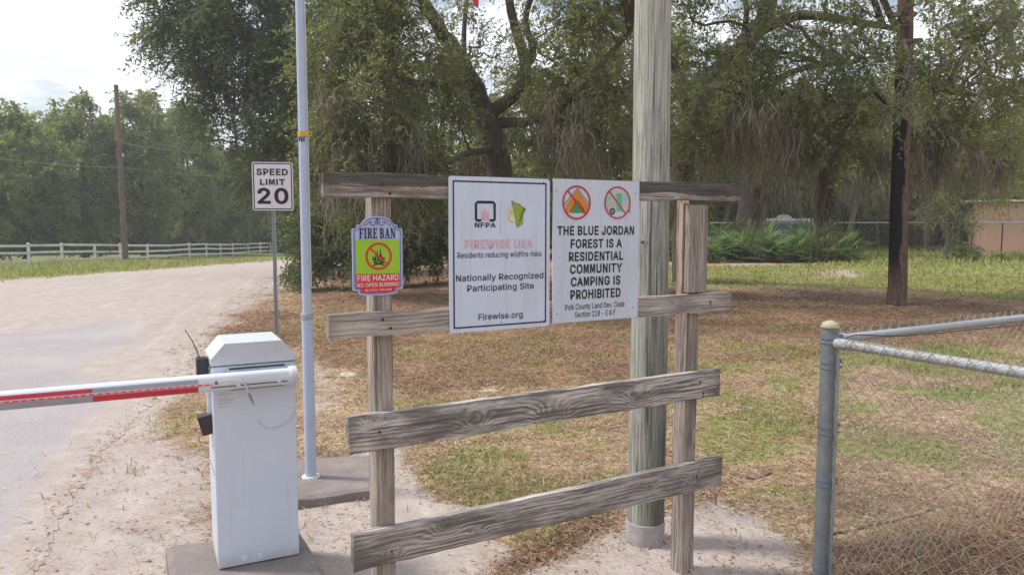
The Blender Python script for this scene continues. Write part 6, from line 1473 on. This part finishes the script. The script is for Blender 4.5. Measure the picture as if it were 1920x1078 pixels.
# ------------------------------------------------------------------ chain link fences
def diamond(L, z0, z1, step, wr, x0=0.0):
    """woven diamond wire of one straight panel in local XZ"""
    A, B = [], []; H = z1 - z0
    for k in np.arange(-H, L, step):
        for sg in (0, 1):
            a = [k, z0] if sg == 0 else [k + H, z0]; b = [k + H, z1] if sg == 0 else [k, z1]
            for p, q in ((a, b),):
                # clip to the panel ends
                t0, t1 = 0.0, 1.0; dx = q[0] - p[0]
                for lo, s_ in ((0.0, 1), (L, -1)):
                    f0 = s_ * (p[0] - lo); f1 = s_ * (q[0] - lo)
                    if f0 < 0 and f1 < 0: t1 = -1
                    elif f0 < 0: t0 = max(t0, f0 / (f0 - f1))
                    elif f1 < 0: t1 = min(t1, f0 / (f0 - f1))
                if t1 > t0:
                    off = wr * (1 if sg else -1)
                    A.append((x0 + p[0] + dx * t0, off, p[1] + (q[1] - p[1]) * t0)); B.append((x0 + p[0] + dx * t1, off, p[1] + (q[1] - p[1]) * t1))
    return sticks(np.array(A), np.array(B), wr, wr)

def build_near_fence():
    b = gpt(1538, 1116); r = thing('chain_link_fence', 'waist high chain link fence with corner post at the right foreground', 'fence', b)
    H = at(1546, 612, b[1] + .0)[2] - b[2]
    M['band'] = plain('blue grey band', (.17, .20, .245), .5, .1, .15, 20)
    post = MB(); post.tube([(0, 0, -.2), (0, 0, H)], .0365, 22); post.build('corner_post', M['post_paint'], r, smooth=True)
    cp = MB(); cp.tube([(0, 0, H - .004), (0, 0, H + .002)], [.0405, .0405], 22); cp.sphere((0, 0, H + .002), (.0375, .0375, .026), 22, 8, 0.0); cp.build('post_cap', M['brass'], r, smooth=True)
    for z, hh in ((H - .055, .022), (H - .075, .012), (H - .165, .02), (H - .19, .012), (H - .46, .02), (H - .49, .01), (H - .71, .01), (H - .735, .02), (H - 1.13, .03)):
        bands = MB(); bands.tube([(0, 0, z), (0, 0, z + hh)], .0395, 22); bands.box((.036, -.010, z + .002), (.058, .004, z + hh - .002)); bands.build('tension_band', M['band'], r, smooth=True)
    for i, (ang, L, zr, lab) in enumerate(((BROT, 6.0, H - .062, 'far panel running away to the right'), (BROT - math.pi / 2, 3.2, H - .072, 'near panel running toward the viewer'))):
        c, s = math.cos(ang), math.sin(ang)
        rot = lambda P: np.stack([P[:, 0] * c - P[:, 1] * s, P[:, 0] * s + P[:, 1] * c, P[:, 2]], 1)
        rl = MB(); rl.tube(rot(np.array([[.045, 0, zr], [L * .5, 0, zr + .004], [L, 0, zr]])), .0205, 14); rl.build('top_rail', M['galv'], r, smooth=True)
        cu = MB(); cu.tube(rot(np.array([[.036, 0, zr], [.10, 0, zr]])), .025, 14); cu.build('rail_end_cup', M['galv'], r, smooth=True)
        zt = zr + .045
        V, F = diamond(L - .05, .02, zt, .0710, .00120, .05); V = rot(V + np.array([[0, .0225 if i == 0 else -.0225, 0]]))
        me = mesh_np('wire_mesh', V, F)
        o = link('wire_mesh', me, M['wire'], r, label=lab)
        for q, x in enumerate(np.arange(.11, 3.3 if i == 0 else 1.9, .071)):
            kn = MB()
            x += .006 * math.sin(q * 3.7)
            if i == 0:
                P = np.array([[x + .0085 * math.cos(a) + .004 * a / 6, .022, zr + .030 + .013 * math.sin(a)] for a in np.linspace(-2.2, 4.2, 12)])
                kn.tube(rot(P), .0017, 5)
            else:
                h = .03 + .012 * math.sin(q * 2.1)
                kn.tube(rot(np.array([[x, -.0235, zr - .02], [x + .03, -.024, zr + h]])), .0015, 5)
                if q % 5 == 0: kn.tube(rot(np.array([[x - .01 + .03 * t, -.0235 * math.cos(t * 2.6 - 1.3) - .001, zr - .024 + .048 * t] for t in np.linspace(0, 1, 6)])), .0016, 5)
            kn.build('wire_end', M['wire'], r)
        tb = MB(); tb.box((.043, -.004, .05), (.058, .000, zr - .05)); tb.v = [tuple(p) for p in rot(np.array(tb.v))]; tb.build('tension_bar', M['post_paint'], r)
        if i == 0:
            for Lp in (3.0, 6.0):
                p_ = MB(); q_ = rot(np.array([[Lp, 0, -.2], [Lp, 0, zr - .02]])); p_.tube(q_, .028, 14); p_.build('line_post', M['post_paint'], r, smooth=True)
    c, s = math.cos(BROT), math.sin(BROT)
    w = MB(); P = [(.02, -.04, H - .075), (.14, -.03, H - .045), (.5, -.03, H - .075), (1.2, -.03, H - .085), (3.0, -.03, H - .10), (6, -.03, H - .09)]
    P2, R2 = smooth_path([(x * c - y * s, x * s + y * c, z) for x, y, z in P], [.0022] * 6, 6); w.tube(P2, R2, 6); w.build('loose_wire', M['dark_wire'], r)
    w = MB(); a2 = BROT - math.pi / 2; c, s = math.cos(a2), math.sin(a2)
    w.tube([(-.04, -.01, H - .07), (.0, -.045, H - .068), (.05, -.03, H - .075)], .0025, 6)
    P2, R2 = smooth_path([(x * c - y * s, x * s + y * c, z) for x, y, z in [(.02, .01, H - .060), (.15, .0, H - .048), (.4, -.005, H - .05), (.8, 0, H - .05), (3, 0, H - .05)]], [.0025] * 5, 5); w.tube(P2, R2, 6); w.build('tie_wire', M['wire'], r)

def build_far_fence():
    a, e = onground(1330, 37.5), onground(2250, 36.0); L = float(np.linalg.norm((e - a)[:2])); ang = math.atan2(e[1] - a[1], e[0] - a[0])
    r = thing('chain_link_fence', 'tall dark chain link fence behind the lawn and in front of the shed', 'fence', a, ang)
    H = 1.80
    MB().tube([(0, 0, H), (L, 0, H + .03)], .026, 8).build('top_rail', M['galv'], r, smooth=True)
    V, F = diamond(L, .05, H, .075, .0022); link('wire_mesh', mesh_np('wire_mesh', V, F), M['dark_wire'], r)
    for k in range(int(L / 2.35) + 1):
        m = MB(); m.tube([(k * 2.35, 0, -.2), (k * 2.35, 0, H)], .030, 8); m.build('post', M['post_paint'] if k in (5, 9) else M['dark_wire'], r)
build_near_fence(); build_far_fence()

# ------------------------------------------------------------------ shed and van
def build_shed():
    b = onground(1823, 38.5); b[0] = at(1823, 450, 38.5)[0]; r = thing('shed', 'small flat roofed shed with plain tan rendered walls behind the fence', 'shed', b, rad(-29))
    h = at(1823, 379, 38.5)[2] - b[2]
    MB().box((0, 0, -.3), (6.5, 5, h)).build('wall', M['wall_tan'], r)
    m = MB(); m.box((-.35, -.30, h + .005), (6.9, 5.3, h + .085)); m.build('roof', M['roof_edge'], r)
    m = MB(); m.box((-.06, -.06, -.3), (-.004, .08, h - .004)); m.build('corner_trim', M['brown_plastic'], r)

def build_van():
    b = onground(1395, 44); c = at(1468, 411, 44); b = np.array([c[0], 44, float(gh(c[0], 44))])
    r = thing('parked_van', 'white van with blue tinted windows and a roof dome behind the palmettos', 'van', b, rad(4))
    h = c[2] - b[2]; L = 2.3
    prof = [(-L, .35), (L, .35), (L + .02, .9), (L - .15, 1.12), (L - .75, h - .06), (L - .95, h), (-L + .12, h), (-L, h - .10)]
    MB().prism(prof, -.9, .9).build('body', M['van_white'], r)
    for a, z in ((-2.05, -1.05), (-.98, .10), (.17, 1.15)):
        m = MB(); m.box((a, -.906, h - .62), (z, -.902, h - .13)); m.build('window', M['glass'], r)
    m = MB(); m.box((-L + .05, -.95, h - .13), (L - .9, .95, h + .03), bev=.02); m.build('roof_trim', M['van_white'], r)
    m = MB(); m.sphere((.05, 0, h + .02), (.48, .42, .26), 18, 8, 0.0); m.build('roof_dome', M['van_white'], r, smooth=True)
    for x in (-1.4, 1.5):
        for y in (-.92, .72):
            w = MB(); w.tube([(x, y, .33), (x, y + .2, .33)], .33, 20); o = w.build('wheel', M['tyre'], r, smooth=True)
            q = MB(); q.tube([(x, y - .004, .33), (x, y + .204, .33)], .18, 16); q.build('rim', M['galv'], o)
build_shed(); build_van()

# ------------------------------------------------------------------ sticks, stones
def build_bits():
    for i, (pts, rr_, lab) in enumerate([
        ([(1380, 893), (1410, 898), (1446, 887)], .009, 'short dark fallen stick on the dry grass right of the frame'),
        ([(1718, 1075), (1716, 1030), (1728, 985)], .016, 'pale lichen covered fallen branch on the brown straw inside the fence'),
        ([(1560, 1003), (1640, 985), (1700, 972), (1770, 950)], .008, 'long thin grey fallen branch along the foot of the fence'),
        ([(1340, 945), (1345, 920), (1352, 905)], .006, 'pale twig leaning by the end of the lowest rail')]):
        P = [gpt(*p) + np.array([0, 0, rr_ * .9 + (.10 if i == 3 and k == 2 else 0)]) for k, p in enumerate(pts)]
        b = P[0].copy(); t = thing('fallen_branch', lab, 'branch', b)
        P2, _ = smooth_path([p - b for p in P], [1] * len(P), 6); P2 = [p + rng.normal(size=3) * rr_ * .5 for p in P2]
        m = MB(); m.tube(P2, np.linspace(rr_, rr_ * .5, len(P2)), 7)
        for q in (len(P2) // 3, 2 * len(P2) // 3): m.tube([P2[q], P2[q] + rng.normal(size=3) * np.array([.06, .06, .02]) + [0, 0, .02]], [rr_ * .5, rr_ * .25], 5)
        m.build('wood', M['bark_pale'], t, smooth=True)
    for px, py, s, lab in ((652, 704, .10, 'flat pale stone in the grass left of the frame post'), (915, 734, .07, 'small pale stone showing above the wide knotted rail'), (1480, 505, .5, 'pale mound of stone before the palmettos')):
        if py < 600: continue
        b = gpt(px, py); m = MB(); m.sphere((0, 0, 0), (s * 1.3, s, s * .35), 16, 10)
        m.v = [tuple(np.array(p) * (1 + .35 * (vnoise(p[0] / s * 2 + px, p[1] / s * 2, p[2] / s * 2, 4) - .5))) for p in m.v]
        o = m.build('stone', plain('pale stone', (.48, .40, .30), .9, 0, .2, 20), None, smooth=True, label=lab, cat='stone'); o.location = b
build_bits()

# ------------------------------------------------------------------ thin summer haze in the air
def build_haze():
    o = MB().box((-960, -960, -5), (960, 960, 26)).build('haze', None, None, kind='stuff', label='thin pale haze in the air over the place', cat='haze')
    m = bpy.data.materials.new('haze'); m.use_nodes = True; t = m.node_tree
    t.nodes.remove(t.nodes['Principled BSDF']); v = t.nodes.new('ShaderNodeVolumePrincipled')
    v.inputs['Color'].default_value = (.92, .94, .97, 1); v.inputs['Density'].default_value = .0014; v.inputs['Anisotropy'].default_value = .2
    out = [n for n in t.nodes if n.type == 'OUTPUT_MATERIAL'][0]; t.links.new(v.outputs[0], out.inputs['Volume']); o.data.materials.append(m)
build_haze()
